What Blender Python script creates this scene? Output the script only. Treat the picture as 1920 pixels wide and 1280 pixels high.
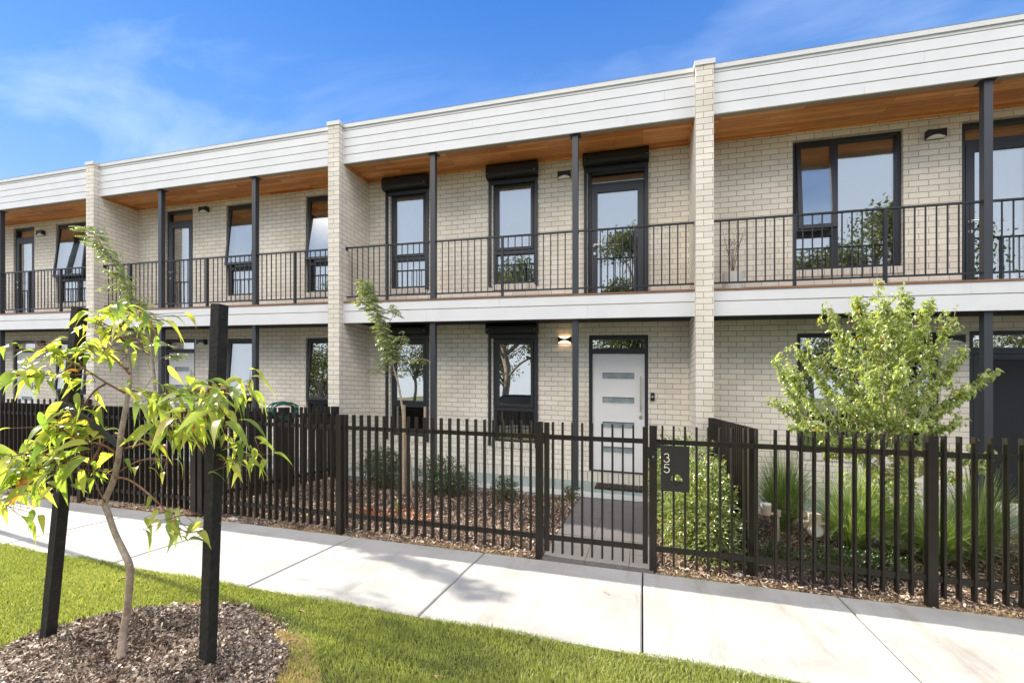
import bpy, math, random
import numpy as np
from mathutils import Vector, Matrix
random.seed(7); rng = np.random.default_rng(7)
for o in list(bpy.data.objects): bpy.data.objects.remove(o)
sc = bpy.context.scene
R = math.radians
# ------------------------------------------------------------------ camera
CAMH = 1.534; YAW = math.atan(245/846.4); F = 846.4
cam = bpy.data.objects.new('camera', bpy.data.cameras.new('camera'))
sc.collection.objects.link(cam); sc.camera = cam
cam.location = (0, 0, CAMH); cam.rotation_euler = (R(90), 0, YAW)
cam.data.sensor_width = 36; cam.data.lens = 36*F/1920
cam.data.shift_y = (743-640)/1920; cam.data.clip_start = .05; cam.data.clip_end = 3000
# ------------------------------------------------------------------ light
SUNV = Vector((-1.59, .25, 1)).normalized()          # towards the sun
EL = math.asin(SUNV.z); AZ = math.atan2(SUNV.x, SUNV.y)
sun = bpy.data.objects.new('sun', bpy.data.lights.new('sun', 'SUN'))
sc.collection.objects.link(sun)
sun.data.energy = 4.9; sun.data.angle = R(.55); sun.data.color = (1, .94, .84)
sun.rotation_euler = SUNV.to_track_quat('Z', 'Y').to_euler(); sun.location = (-20, 5, 20)
W = bpy.data.worlds.new('World'); sc.world = W; W.use_nodes = True
wt = W.node_tree; wn = wt.nodes; wl = wt.links
bg = wn['Background']; bg.inputs[1].default_value = .13
sky = wn.new('ShaderNodeTexSky'); sky.sky_type = 'NISHITA'; sky.sun_disc = False
sky.sun_elevation = EL; sky.sun_rotation = AZ; sky.air_density = 1.0; sky.dust_density = 0; sky.ozone_density = 3.0
hs = wn.new('ShaderNodeHueSaturation'); hs.inputs['Saturation'].default_value = 1.3; hs.inputs['Value'].default_value = 1.0
wl.new(sky.outputs[0], hs.inputs['Color'])
tc = wn.new('ShaderNodeTexCoord')
sx = wn.new('ShaderNodeSeparateXYZ'); wl.new(tc.outputs['Generated'], sx.inputs[0])
def wm(op, a, b=None, c=None):
    n = wn.new('ShaderNodeMath'); n.operation = op
    for i, v in enumerate((a, b, c)):
        if v is None: continue
        if isinstance(v, (int, float)): n.inputs[i].default_value = v
        else: wl.new(v, n.inputs[i])
    return n.outputs[0]
zz = wm('MAXIMUM', sx.outputs[2], .02); zz = wm('ADD', zz, .12)
cx_ = wm('DIVIDE', sx.outputs[0], zz); cy_ = wm('DIVIDE', sx.outputs[1], zz)
cb = wn.new('ShaderNodeCombineXYZ'); wl.new(cx_, cb.inputs[0]); wl.new(cy_, cb.inputs[1])
mp = wn.new('ShaderNodeMapping'); mp.inputs['Rotation'].default_value = (0, 0, R(35)); mp.inputs['Scale'].default_value = (.9, 2.1, 1)
mp.inputs['Location'].default_value = (5.2, 2.9, 0)
wl.new(cb.outputs[0], mp.inputs[0])
n1 = wn.new('ShaderNodeTexNoise'); n1.inputs['Scale'].default_value = 1.15; n1.inputs['Detail'].default_value = 9; n1.inputs['Roughness'].default_value = .56; n1.inputs['Distortion'].default_value = .7
wl.new(mp.outputs[0], n1.inputs['Vector'])
n2 = wn.new('ShaderNodeTexNoise'); n2.inputs['Scale'].default_value = .45; n2.inputs['Detail'].default_value = 2
wl.new(cb.outputs[0], n2.inputs['Vector'])
cr = wn.new('ShaderNodeValToRGB'); cr.color_ramp.elements[0].position = .50; cr.color_ramp.elements[1].position = .80
wl.new(n1.outputs['Fac'], cr.inputs[0])
cr2 = wn.new('ShaderNodeValToRGB'); cr2.color_ramp.elements[0].position = .30; cr2.color_ramp.elements[1].position = .60
wl.new(n2.outputs['Fac'], cr2.inputs[0])
cf = wm('MULTIPLY', cr.outputs[0], cr2.outputs[0]); cf = wm('MULTIPLY', cf, .38)
mx = wn.new('ShaderNodeMixRGB'); mx.inputs[2].default_value = (5.0, 5.5, 6.3, 1)
tint = wn.new('ShaderNodeMixRGB'); tint.blend_type = 'MULTIPLY'; tint.inputs[0].default_value = 1; tint.inputs[2].default_value = (1.12, .92, 1.04, 1)
wl.new(hs.outputs[0], tint.inputs[1]); wl.new(cf, mx.inputs[0]); gr = wn.new('ShaderNodeValToRGB'); ge = gr.color_ramp.elements; ge.new(.5)
for e_, (p_, c_) in zip(ge, ((.22, (.42, .58, .93)), (.42, (.21, .43, .88)), (.66, (.075, .25, .78)))): e_.position = p_; e_.color = (*c_, 1)
wl.new(sx.outputs[2], gr.inputs[0])
gs = wn.new('ShaderNodeMixRGB'); gs.blend_type = 'MULTIPLY'; gs.inputs[0].default_value = 1; gs.inputs[2].default_value = (4.3, 4.2, 4.0, 1); wl.new(gr.outputs[0], gs.inputs[1])
gm = wn.new('ShaderNodeMixRGB'); gm.inputs[0].default_value = .72; wl.new(tint.outputs[0], gm.inputs[1]); wl.new(gs.outputs[0], gm.inputs[2]); wl.new(gm.outputs[0], mx.inputs[1])
# unseen bright cloud added behind the camera, street side, to light the shaded facade
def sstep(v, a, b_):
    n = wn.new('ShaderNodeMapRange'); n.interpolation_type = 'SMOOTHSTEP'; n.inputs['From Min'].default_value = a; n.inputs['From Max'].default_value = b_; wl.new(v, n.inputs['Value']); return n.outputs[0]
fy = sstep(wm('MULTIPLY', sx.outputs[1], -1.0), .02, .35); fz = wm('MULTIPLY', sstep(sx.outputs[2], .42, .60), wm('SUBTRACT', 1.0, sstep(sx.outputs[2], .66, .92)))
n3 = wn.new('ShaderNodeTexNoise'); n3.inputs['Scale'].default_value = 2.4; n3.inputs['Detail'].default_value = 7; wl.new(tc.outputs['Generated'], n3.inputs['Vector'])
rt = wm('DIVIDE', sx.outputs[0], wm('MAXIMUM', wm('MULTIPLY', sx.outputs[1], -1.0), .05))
gap = sstep(wm('ABSOLUTE', wm('SUBTRACT', rt, .33)), .16, .34)        # opening left in the added cloud so the tilted sash reflects blue
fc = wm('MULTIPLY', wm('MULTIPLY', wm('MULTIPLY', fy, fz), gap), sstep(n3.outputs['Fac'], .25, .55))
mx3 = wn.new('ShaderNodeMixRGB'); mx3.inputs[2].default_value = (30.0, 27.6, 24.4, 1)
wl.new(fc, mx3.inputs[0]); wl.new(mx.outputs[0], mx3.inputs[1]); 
hz_ = wm('MULTIPLY', wm('SUBTRACT', 1.0, sstep(sx.outputs[2], .02, .34)), .75)
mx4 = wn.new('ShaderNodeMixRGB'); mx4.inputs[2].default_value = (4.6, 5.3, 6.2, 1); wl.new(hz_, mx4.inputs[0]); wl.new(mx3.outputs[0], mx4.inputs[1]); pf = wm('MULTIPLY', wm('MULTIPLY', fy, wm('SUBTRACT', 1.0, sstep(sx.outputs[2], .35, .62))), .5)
mx5 = wn.new('ShaderNodeMixRGB'); mx5.inputs[2].default_value = (6.0, 6.5, 7.0, 1); wl.new(pf, mx5.inputs[0]); wl.new(mx4.outputs[0], mx5.inputs[1]); wl.new(mx5.outputs[0], bg.inputs[0])  # pale haze added to the unseen street-side sky to lighten the window reflections
sc.view_settings.view_transform = 'Standard'; sc.view_settings.look = 'None'
sc.view_settings.gamma = 1; sc.view_settings.use_curve_mapping = False
sc.view_settings.exposure = 1.0
sc.render.engine = 'CYCLES'
sc.cycles.max_bounces = 8; sc.cycles.transparent_max_bounces = 16

# ------------------------------------------------------------------ helpers
# the whole street falls 1.6 degrees to the right: every vertex goes through fall()
def fall(P):
    P = np.asarray(P, dtype=float).reshape(-1, 3).copy()
    P[:, 2] -= .0285*np.clip(P[:, 0], -30, 30) + .0083*np.clip(P[:, 1], -25, 25)
    return P
def at(x, y, Y):                      # point of the plane at depth Y seen at photo pixel x, y
    k = (x-960)/F; c, s = math.cos(YAW), math.sin(YAW); d = Y/(c+s*k)
    return Vector((k*d*c-d*s, Y, CAMH+(743+.0297*(x-960)-y)*d/F))
def link(o):
    sc.collection.objects.link(o); return o
def setp(o, parent):
    if parent is not None:
        o.parent = parent
        if parent.type == 'EMPTY': o.location = -parent.location
def thing(name, label, cat, loc=(0, 0, 0), group=None):
    o = link(bpy.data.objects.new(name, None))
    o.location = Vector(fall([loc])[0]); o.empty_display_size = .2
    o['label'] = label; o['category'] = cat
    if group: o['group'] = group
    return o
def tag(o, label, cat, group=None, kind=None):
    o['label'] = label; o['category'] = cat
    if group: o['group'] = group
    if kind: o['kind'] = kind
    return o
def struct(o):
    o['kind'] = 'structure'; return o
class MB:
    def __init__(s): s.v = []; s.f = []; s.uv = []; s.mi = []
    def quad(s, pts, uvs=None, mi=0):
        b = len(s.v); s.v += [tuple(p) for p in pts]; n = len(pts)
        s.f.append(tuple(range(b, b+n))); s.uv += (uvs if uvs else [(p[0], p[2]) for p in pts]); s.mi.append(mi)
        return s
    def box(s, x0, x1, y0, y1, z0, z1, mi=0):
        P = lambda i, j, k: (x1 if i else x0, y1 if j else y0, z1 if k else z0)
        for ids, uvf in ((((0,0,0),(1,0,0),(1,0,1),(0,0,1)), lambda p:(p[0],p[2])), (((1,1,0),(0,1,0),(0,1,1),(1,1,1)), lambda p:(p[0],p[2])),
                    (((1,0,0),(1,1,0),(1,1,1),(1,0,1)), lambda p:(p[1],p[2])), (((0,1,0),(0,0,0),(0,0,1),(0,1,1)), lambda p:(p[1],p[2])),
                    (((0,0,1),(1,0,1),(1,1,1),(0,1,1)), lambda p:(p[0],p[1])), (((0,1,0),(1,1,0),(1,0,0),(0,0,0)), lambda p:(p[0],p[1]))):
            pts = [P(*i) for i in ids]; s.quad(pts, [uvf(p) for p in pts], mi)
        return s
    def hull(s, A, B, mi=0):             # prism between two n-gons
        n = len(A)
        s.quad(list(reversed(A)), mi=mi); s.quad(B, mi=mi)
        for i in range(n): s.quad([A[i], A[(i+1) % n], B[(i+1) % n], B[i]], mi=mi)
        return s
    def beam(s, a, b, w, t, up=(0, 1, 0), mi=0):
        a = Vector(a); b = Vector(b); d = (b-a).normalized(); u = Vector(up); x = d.cross(u).normalized()*w/2; y = x.cross(d).normalized()*t/2
        s.hull([a-x-y, a+x-y, a+x+y, a-x+y], [b-x-y, b+x-y, b+x+y, b-x+y], mi); return s
    def tube(s, pts, rad, n=8, mi=0, smooth=3, cap=True):
        pts = [Vector(p) for p in pts]
        if isinstance(rad, (int, float)): rad = [rad]*len(pts)
        if smooth > 1 and len(pts) > 2:
            q = []; r = []
            for i in range(len(pts)-1):
                p0 = pts[max(i-1, 0)]; p1 = pts[i]; p2 = pts[i+1]; p3 = pts[min(i+2, len(pts)-1)]
                for j in range(smooth):
                    t = j/smooth
                    q.append(.5*((2*p1)+(p2-p0)*t+(2*p0-5*p1+4*p2-p3)*t*t+(3*p1-p0-3*p2+p3)*t**3)); r.append(rad[i]*(1-t)+rad[i+1]*t)
            q.append(pts[-1]); r.append(rad[-1]); pts, rad = q, r
        b = len(s.v); ref = Vector((.3, 1, .1)).normalized(); m = len(pts)
        for i, p in enumerate(pts):
            d = (pts[min(i+1, m-1)]-pts[max(i-1, 0)])
            d = d.normalized() if d.length > 1e-9 else Vector((0, 0, 1))
            x = d.cross(ref)
            if x.length < .05: x = d.cross(Vector((1, 0, 0)))
            x.normalize(); y = d.cross(x)
            for k in range(n):
                a = 2*math.pi*k/n; s.v.append(tuple(p+(x*math.cos(a)+y*math.sin(a))*rad[i]))
        for i in range(m-1):
            for k in range(n):
                k2 = (k+1) % n
                s.f.append((b+i*n+k, b+i*n+k2, b+(i+1)*n+k2, b+(i+1)*n+k)); s.uv += [(k/n, i*.1), ((k+1)/n, i*.1), ((k+1)/n, (i+1)*.1), (k/n, (i+1)*.1)]; s.mi.append(mi)
        if cap:
            for e in (0, m-1):
                s.f.append(tuple(b+e*n+k for k in (range(n) if e else reversed(range(n))))); s.uv += [(0, 0)]*n; s.mi.append(mi)
        return s
    def cyl(s, c, axis, r, h, n=20, mi=0, r2=None):
        a = Vector(axis).normalized(); c = Vector(c)
        return s.tube([c, c+a*h], [r, r if r2 is None else r2], n, mi, 1)
    def lathe(s, c, prof, n=24, mi=0):
        b = len(s.v); m = len(prof)
        for (r, z) in prof:
            for k in range(n):
                a = 2*math.pi*k/n; s.v.append((c[0]+r*math.cos(a), c[1]+r*math.sin(a), c[2]+z))
        for i in range(m-1):
            for k in range(n):
                k2 = (k+1) % n
                s.f.append((b+i*n+k, b+i*n+k2, b+(i+1)*n+k2, b+(i+1)*n+k)); s.uv += [(k/n, prof[i][1]), ((k+1)/n, prof[i][1]), ((k+1)/n, prof[i+1][1]), (k/n, prof[i+1][1])]; s.mi.append(mi)
        return s
    def build(s, name, mats, parent=None, smooth=False):
        me = bpy.data.meshes.new(name); me.from_pydata([tuple(p) for p in fall(s.v)], [], s.f)
        l = me.uv_layers.new(name='UVMap'); l.data.foreach_set('uv', np.array(s.uv, dtype=np.float32).ravel())
        if not isinstance(mats, (list, tuple)): mats = [mats]
        for m in mats: me.materials.append(m)
        me.polygons.foreach_set('material_index', s.mi)
        if smooth: me.polygons.foreach_set('use_smooth', [True]*len(s.f))
        me.update()
        o = link(bpy.data.objects.new(name, me)); setp(o, parent); return o
def big(name, V, Fc, mat, parent=None, rnd=None, smooth=False):     # V (n,3), Fc (m,k) arrays
    me = bpy.data.meshes.new(name); V = fall(V); k = Fc.shape[1]; m = Fc.shape[0]
    me.vertices.add(len(V)); me.vertices.foreach_set('co', V.astype(np.float32).ravel())
    me.loops.add(m*k); me.loops.foreach_set('vertex_index', Fc.astype(np.int32).ravel())
    me.polygons.add(m); me.polygons.foreach_set('loop_start', np.arange(0, m*k, k, dtype=np.int32))
    try: me.polygons.foreach_set('loop_total', np.full(m, k, dtype=np.int32))
    except Exception: pass
    if rnd is not None:
        a = me.attributes.new('rnd', 'FLOAT', 'POINT'); a.data.foreach_set('value', rnd.astype(np.float32))
    me.materials.append(mat)
    if smooth: me.polygons.foreach_set('use_smooth', np.ones(m, dtype=bool))
    me.update(calc_edges=True); me.validate()
    o = link(bpy.data.objects.new(name, me)); setp(o, parent); return o
def scatter(name, T, TF, P, M, mat, parent=None, rnd=None, smooth=False):
    T = np.asarray(T, float); TF = np.asarray(TF); P = np.asarray(P, float); M = np.asarray(M, float); N = len(P)
    V = np.einsum('nij,kj->nki', M, T)+P[:, None, :]
    Fc = (TF[None, :, :]+(np.arange(N)*len(T))[:, None, None]).reshape(-1, TF.shape[1])
    if rnd is None: rnd = rng.random(N)
    return big(name, V.reshape(-1, 3), Fc, mat, parent, np.repeat(rnd, len(T)), smooth)
def frames(dirs, ups, L, Wd):         # matrices: columns x*Wd, y*L, z*L
    d = dirs/np.linalg.norm(dirs, axis=1)[:, None]
    x = np.cross(d, ups); n = np.linalg.norm(x, axis=1); bad = n < 1e-3
    x[bad] = np.cross(d[bad], [1, 0, .3]); x /= np.linalg.norm(x, axis=1)[:, None]; z = np.cross(x, d)
    return np.stack([x*np.asarray(Wd)[:, None], d*np.asarray(L)[:, None], z*np.asarray(L)[:, None]], axis=2)
def leaf_t(prof, droop=.0, sickle=.0, fold=.15, roll=0):
    n = len(prof); V = []; Fc = []
    for i, w in enumerate(prof):
        t = i/(n-1); yy = t; z = -droop*t*t; xo = sickle*math.sin(math.pi*t*.5)*t
        yy = t*(1-.35*abs(droop)*t)
        V += [(xo-w, yy, z+fold*w*2), (xo, yy, z), (xo+w, yy, z+fold*w*2)]
    for i in range(n-1):
        a = i*3; Fc += [(a, a+1, a+4, a+3), (a+1, a+2, a+5, a+4)]
    return np.array(V), np.array(Fc)

# ------------------------------------------------------------------ materials
def mat(name):
    m = bpy.data.materials.new(name); m.use_nodes = True; return m, m.node_tree.nodes, m.node_tree.links, m.node_tree.nodes['Principled BSDF']
def N(nodes, t, **kw):
    n = nodes.new(t)
    for k, v in kw.items():
        if k in n.inputs.keys(): n.inputs[k].default_value = v
        else: setattr(n, k, v)
    return n
def ramp(nodes, pts):
    r = nodes.new('ShaderNodeValToRGB'); e = r.color_ramp.elements
    while len(e) < len(pts): e.new(.5)
    for i, (p, c) in enumerate(pts): e[i].position = p; e[i].color = (*c, 1)
    return r
def bump(nodes, links, b, h, dist, st=1.0):
    n = nodes.new('ShaderNodeBump'); n.inputs['Distance'].default_value = dist; n.inputs['Strength'].default_value = st
    links.new(h, n.inputs['Height']); links.new(n.outputs[0], b.inputs['Normal']); return n
def paint(name, col, rough=.45, metal=0, var=.06, nscale=3, bmp=0, spec=.5):
    m, n, l, b = mat(name)
    tcn = n.new('ShaderNodeTexCoord'); t = N(n, 'ShaderNodeTexNoise', Scale=nscale, Detail=5); l.new(tcn.outputs['Object'], t.inputs['Vector'])
    r = ramp(n, [(.3, tuple(c*(1-var) for c in col)), (.7, tuple(min(1, c*(1+var)) for c in col))]); l.new(t.outputs['Fac'], r.inputs[0]); l.new(r.outputs[0], b.inputs['Base Color'])
    b.inputs['Roughness'].default_value = rough; b.inputs['Metallic'].default_value = metal
    b.inputs['Specular IOR Level'].default_value = spec
    if bmp:
        t2 = N(n, 'ShaderNodeTexNoise', Scale=bmp, Detail=3); l.new(tcn.outputs['Object'], t2.inputs['Vector']); bump(n, l, b, t2.outputs['Fac'], .002, .5)
    return m
def brickmat():
    m, n, l, b = mat('cream_brick')
    uv = n.new('ShaderNodeUVMap'); mpn = N(n, 'ShaderNodeMapping'); mpn.inputs['Location'].default_value = (.12-.0, -.02, 0)
    l.new(uv.outputs[0], mpn.inputs[0])
    br = n.new('ShaderNodeTexBrick'); l.new(mpn.outputs[0], br.inputs['Vector'])
    br.inputs['Color1'].default_value = (.87, .81, .72, 1); br.inputs['Color2'].default_value = (.75, .69, .60, 1); br.inputs['Mortar'].default_value = (.40, .365, .31, 1)
    br.inputs['Scale'].default_value = 1; br.inputs['Mortar Size'].default_value = .0042; br.inputs['Mortar Smooth'].default_value = .15; br.inputs['Bias'].default_value = -.25
    br.inputs['Brick Width'].default_value = .24; br.inputs['Row Height'].default_value = .086
    no = N(n, 'ShaderNodeTexNoise', Scale=70, Detail=4, Roughness=.7); l.new(uv.outputs[0], no.inputs['Vector'])
    r = ramp(n, [(.25, (.72, .70, .68)), (.5, (1, 1, 1)), (.8, (1.08, 1.07, 1.05))]); l.new(no.outputs['Fac'], r.inputs[0])
    no3 = N(n, 'ShaderNodeTexNoise', Scale=1.1, Detail=4); l.new(uv.outputs[0], no3.inputs['Vector'])
    r3 = ramp(n, [(.3, (.88, .86, .83)), (.7, (1.05, 1.05, 1.05))]); l.new(no3.outputs['Fac'], r3.inputs[0])
    mu = N(n, 'ShaderNodeMixRGB', blend_type='MULTIPLY'); mu.inputs[0].default_value = 1; l.new(br.outputs['Color'], mu.inputs[1]); l.new(r.outputs[0], mu.inputs[2])
    mu2 = N(n, 'ShaderNodeMixRGB', blend_type='MULTIPLY'); mu2.inputs[0].default_value = 1; l.new(mu.outputs[0], mu2.inputs[1]); l.new(r3.outputs[0], mu2.inputs[2])
    l.new(mu2.outputs[0], b.inputs['Base Color']); b.inputs['Roughness'].default_value = .85
    ma = N(n, 'ShaderNodeMath', operation='SUBTRACT'); ma.inputs[0].default_value = 1; l.new(br.outputs['Fac'], ma.inputs[1])
    mb_ = N(n, 'ShaderNodeMath', operation='MULTIPLY_ADD'); mb_.inputs[1].default_value = .12; l.new(no.outputs['Fac'], mb_.inputs[0]); l.new(ma.outputs[0], mb_.inputs[2])
    bump(n, l, b, mb_.outputs[0], .009, .9); return m
def timber(name, c1, c2, row=.088, wid=1.1, mort=.0015):
    m, n, l, b = mat(name); uv = n.new('ShaderNodeUVMap')
    br = n.new('ShaderNodeTexBrick'); l.new(uv.outputs[0], br.inputs['Vector'])
    br.inputs['Color1'].default_value = (*c1, 1); br.inputs['Color2'].default_value = (*c2, 1); br.inputs['Mortar'].default_value = (.06, .02, .006, 1)
    br.inputs['Scale'].default_value = 1; br.inputs['Mortar Size'].default_value = mort; br.inputs['Brick Width'].default_value = wid; br.inputs['Row Height'].default_value = row
    br.offset = .37; br.offset_frequency = 3
    mpn = N(n, 'ShaderNodeMapping'); mpn.inputs['Scale'].default_value = (1.2, 22, 1); l.new(uv.outputs[0], mpn.inputs[0])
    no = N(n, 'ShaderNodeTexNoise', Scale=3, Detail=6, Roughness=.65, Distortion=.6); l.new(mpn.outputs[0], no.inputs['Vector'])
    r = ramp(n, [(.28, (.62, .5, .42)), (.55, (1, 1, 1)), (.75, (1.2, 1.15, 1.05))]); l.new(no.outputs['Fac'], r.inputs[0])
    mu = N(n, 'ShaderNodeMixRGB', blend_type='MULTIPLY'); mu.inputs[0].default_value = 1; l.new(br.outputs['Color'], mu.inputs[1]); l.new(r.outputs[0], mu.inputs[2])
    l.new(mu.outputs[0], b.inputs['Base Color']); b.inputs['Roughness'].default_value = .42; bump(n, l, b, no.outputs['Fac'], .001, .4); return m
def leafmat(name, cols, trans=.45, gloss=.35, rough=.35, tcol=1.0):
    m, n, l, b = mat(name); at_ = N(n, 'ShaderNodeAttribute', attribute_name='rnd')
    r = ramp(n, cols); l.new(at_.outputs['Fac'], r.inputs[0]); l.new(r.outputs[0], b.inputs['Base Color'])
    b.inputs['Roughness'].default_value = rough; b.inputs['Specular IOR Level'].default_value = gloss
    tr = n.new('ShaderNodeBsdfTranslucent'); g = N(n, 'ShaderNodeMixRGB', blend_type='MULTIPLY'); g.inputs[0].default_value = 1
    l.new(r.outputs[0], g.inputs[1]); g.inputs[2].default_value = (1.5*tcol, 1.55*tcol, .6*tcol, 1); l.new(g.outputs[0], tr.inputs['Color'])
    mx_ = n.new('ShaderNodeMixShader'); mx_.inputs[0].default_value = trans
    l.new(b.outputs[0], mx_.inputs[1]); l.new(tr.outputs[0], mx_.inputs[2]); l.new(mx_.outputs[0], n['Material Output'].inputs['Surface']); return m
def chipmat(name, cols):
    m, n, l, b = mat(name); at_ = N(n, 'ShaderNodeAttribute', attribute_name='rnd')
    r = ramp(n, cols); l.new(at_.outputs['Fac'], r.inputs[0]); l.new(r.outputs[0], b.inputs['Base Color']); b.inputs['Roughness'].default_value = .8; return m
def ground(name, cols, scale=30, bscale=60, bd=.02, rough=.95):
    m, n, l, b = mat(name); tcn = n.new('ShaderNodeTexCoord')
    t = N(n, 'ShaderNodeTexNoise', Scale=scale, Detail=8, Roughness=.7); l.new(tcn.outputs['Object'], t.inputs['Vector'])
    r = ramp(n, cols); l.new(t.outputs['Fac'], r.inputs[0]); l.new(r.outputs[0], b.inputs['Base Color']); b.inputs['Roughness'].default_value = rough
    t2 = N(n, 'ShaderNodeTexNoise', Scale=bscale, Detail=6); l.new(tcn.outputs['Object'], t2.inputs['Vector']); bump(n, l, b, t2.outputs['Fac'], bd, .8); return m
def glassmat(name='window_glass', refl=.38, tint=(.62, .70, .74)):
    m, n, l, b = mat(name); n.remove(b)
    tr = n.new('ShaderNodeBsdfTransparent'); tr.inputs[0].default_value = (*tint, 1)
    gl = n.new('ShaderNodeBsdfGlossy'); gl.inputs['Roughness'].default_value = .0; gl.inputs['Color'].default_value = (1, .96, .90, 1)
    lw = n.new('ShaderNodeLayerWeight'); lw.inputs[0].default_value = .35
    ad = N(n, 'ShaderNodeMath', operation='MULTIPLY_ADD'); ad.inputs[1].default_value = .5; ad.inputs[2].default_value = refl; ad.use_clamp = True; l.new(lw.outputs['Fresnel'], ad.inputs[0])
    tcn = n.new('ShaderNodeTexCoord'); no = N(n, 'ShaderNodeTexNoise', Scale=1.3, Detail=1); l.new(tcn.outputs['Object'], no.inputs['Vector'])
    bp = n.new('ShaderNodeBump'); bp.inputs['Distance'].default_value = .006; bp.inputs['Strength'].default_value = .35; l.new(no.outputs['Fac'], bp.inputs['Height']); l.new(bp.outputs[0], gl.inputs['Normal'])
    mx_ = n.new('ShaderNodeMixShader'); l.new(ad.outputs[0], mx_.inputs[0]); l.new(tr.outputs[0], mx_.inputs[1]); l.new(gl.outputs[0], mx_.inputs[2])
    l.new(mx_.outputs[0], n['Material Output'].inputs['Surface']); return m
def emit(name, col, s):
    m, n, l, b = mat(name); b.inputs['Emission Color'].default_value = (*col, 1); b.inputs['Emission Strength'].default_value = s; b.inputs['Base Color'].default_value = (*col, 1); return m

BRICK = brickmat()
WHITE = paint('white_cladding', (.75, .75, .76), .5, var=.035, nscale=2.5)
CAPM = paint('pale_metal_capping', (.70, .70, .68), .4, .0, var=.02)
GROOVE = paint('cladding_groove', (.36, .31, .24), .8)
CHAR = paint('charcoal_powdercoat', (.040, .044, .054), .42, var=.05, spec=.5)
RAILM = paint('dark_balustrade_powdercoat', (.018, .021, .028), .4, var=.05)
FRAME = paint('dark_window_frame', (.022, .024, .030), .4, var=.08)
SHUT = paint('black_shutter_metal', (.010, .010, .010), .45, var=.1)
FENCE = paint('black_brown_fence_metal', (.016, .0125, .0095), .42, var=.2, nscale=9, spec=.35)
GLASS = glassmat()
FROST = paint('frosted_glass', (.26, .30, .32), .12, var=.25, nscale=9, bmp=60)
BLIND = paint('roller_blind_fabric', (.60, .58, .54), .8, var=.04)
DOORW = paint('white_door_paint', (.80, .79, .79), .4, var=.015)
STEEL = paint('brushed_steel', (.62, .58, .50), .28, metal=1, var=.08, nscale=40)
SOFFIT = timber('oiled_timber_soffit', (.95, .46, .17), (.55, .20, .055))
DECKT = timber('deck_timber', (.30, .14, .07), (.22, .10, .05), .09, 1.8)
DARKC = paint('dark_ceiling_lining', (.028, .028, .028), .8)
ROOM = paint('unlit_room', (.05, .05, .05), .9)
PALE = paint('mat_white_plastic', (.72, .70, .66), .5, var=.05)
CREAM = paint('cream_plastic_pipe', (.46, .38, .29), .5, var=.12, nscale=25)
CONC = None
def concmat():
    m, n, l, b = mat('pale_footpath_concrete'); tcn = n.new('ShaderNodeTexCoord')
    t = N(n, 'ShaderNodeTexNoise', Scale=1.6, Detail=9, Roughness=.62); l.new(tcn.outputs['Object'], t.inputs['Vector'])
    r = ramp(n, [(.28, (.36, .335, .29)), (.5, (.46, .44, .395)), (.72, (.51, .49, .445))]); l.new(t.outputs['Fac'], r.inputs[0])
    t2 = N(n, 'ShaderNodeTexNoise', Scale=160, Detail=4, Roughness=.8); l.new(tcn.outputs['Object'], t2.inputs['Vector'])
    r2 = ramp(n, [(.30, (.72, .70, .68)), (.42, (1, 1, 1)), (.9, (1.04, 1.04, 1.04))]); l.new(t2.outputs['Fac'], r2.inputs[0])
    v = N(n, 'ShaderNodeTexVoronoi', Scale=3.1); l.new(tcn.outputs['Object'], v.inputs['Vector'])
    r4 = ramp(n, [(.0, (.25, .22, .18)), (.022, (.30, .27, .22)), (.03, (1, 1, 1))]); l.new(v.outputs['Distance'], r4.inputs[0])
    mu = N(n, 'ShaderNodeMixRGB', blend_type='MULTIPLY'); mu.inputs[0].default_value = 1; l.new(r.outputs[0], mu.inputs[1]); l.new(r2.outputs[0], mu.inputs[2])
    mu2 = N(n, 'ShaderNodeMixRGB', blend_type='MULTIPLY'); mu2.inputs[0].default_value = .8; l.new(mu.outputs[0], mu2.inputs[1]); l.new(r4.outputs[0], mu2.inputs[2])
    mp5 = N(n, 'ShaderNodeMapping'); mp5.inputs['Scale'].default_value = (2.2, .35, 1); l.new(tcn.outputs['Object'], mp5.inputs[0])
    t5 = N(n, 'ShaderNodeTexNoise', Scale=2.3, Detail=7, Roughness=.7, Distortion=.1); l.new(mp5.outputs[0], t5.inputs['Vector'])
    r5 = ramp(n, [(.32, (.80, .77, .72)), (.46, (1, 1, 1)), (.62, (1, 1, 1)), (.75, (.95, .94, .92))]); l.new(t5.outputs['Fac'], r5.inputs[0])
    mu3 = N(n, 'ShaderNodeMixRGB', blend_type='MULTIPLY'); mu3.inputs[0].default_value = 1; l.new(mu2.outputs[0], mu3.inputs[1]); l.new(r5.outputs[0], mu3.inputs[2])
    l.new(mu3.outputs[0], b.inputs['Base Color']); b.inputs['Roughness'].default_value = .8; bump(n, l, b, t2.outputs['Fac'], .0015, .7); return m
CONC = concmat()
JOINT = paint('joint_dirt', (.05, .04, .03), .95, var=.3, nscale=20)
PAVER = ground('grey_paver', [(.3, (.125, .115, .11)), (.7, (.19, .175, .165))], 60, 200, .001, .7)
TILE = ground('grey_green_porch_tile', [(.3, (.23, .30, .30)), (.7, (.28, .35, .345))], 8, 100, .0005, .45)
BARK = ground('grey_brown_bark', [(.3, (.20, .14, .10)), (.5, (.36, .28, .22)), (.75, (.52, .44, .36))], 22, 60, .004)
BARKP = ground('pale_bark', [(.3, (.25, .19, .14)), (.7, (.42, .35, .28))], 25, 60, .002)
TWIG = ground('reddish_twig', [(.3, (.16, .07, .045)), (.7, (.27, .14, .08))], 30, 60, .001)
STAKE = ground('blackened_stake', [(.35, (.007, .006, .006)), (.6, (.020, .017, .015)), (.75, (.05, .042, .035))], 25, 70, .008, .8)
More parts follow.
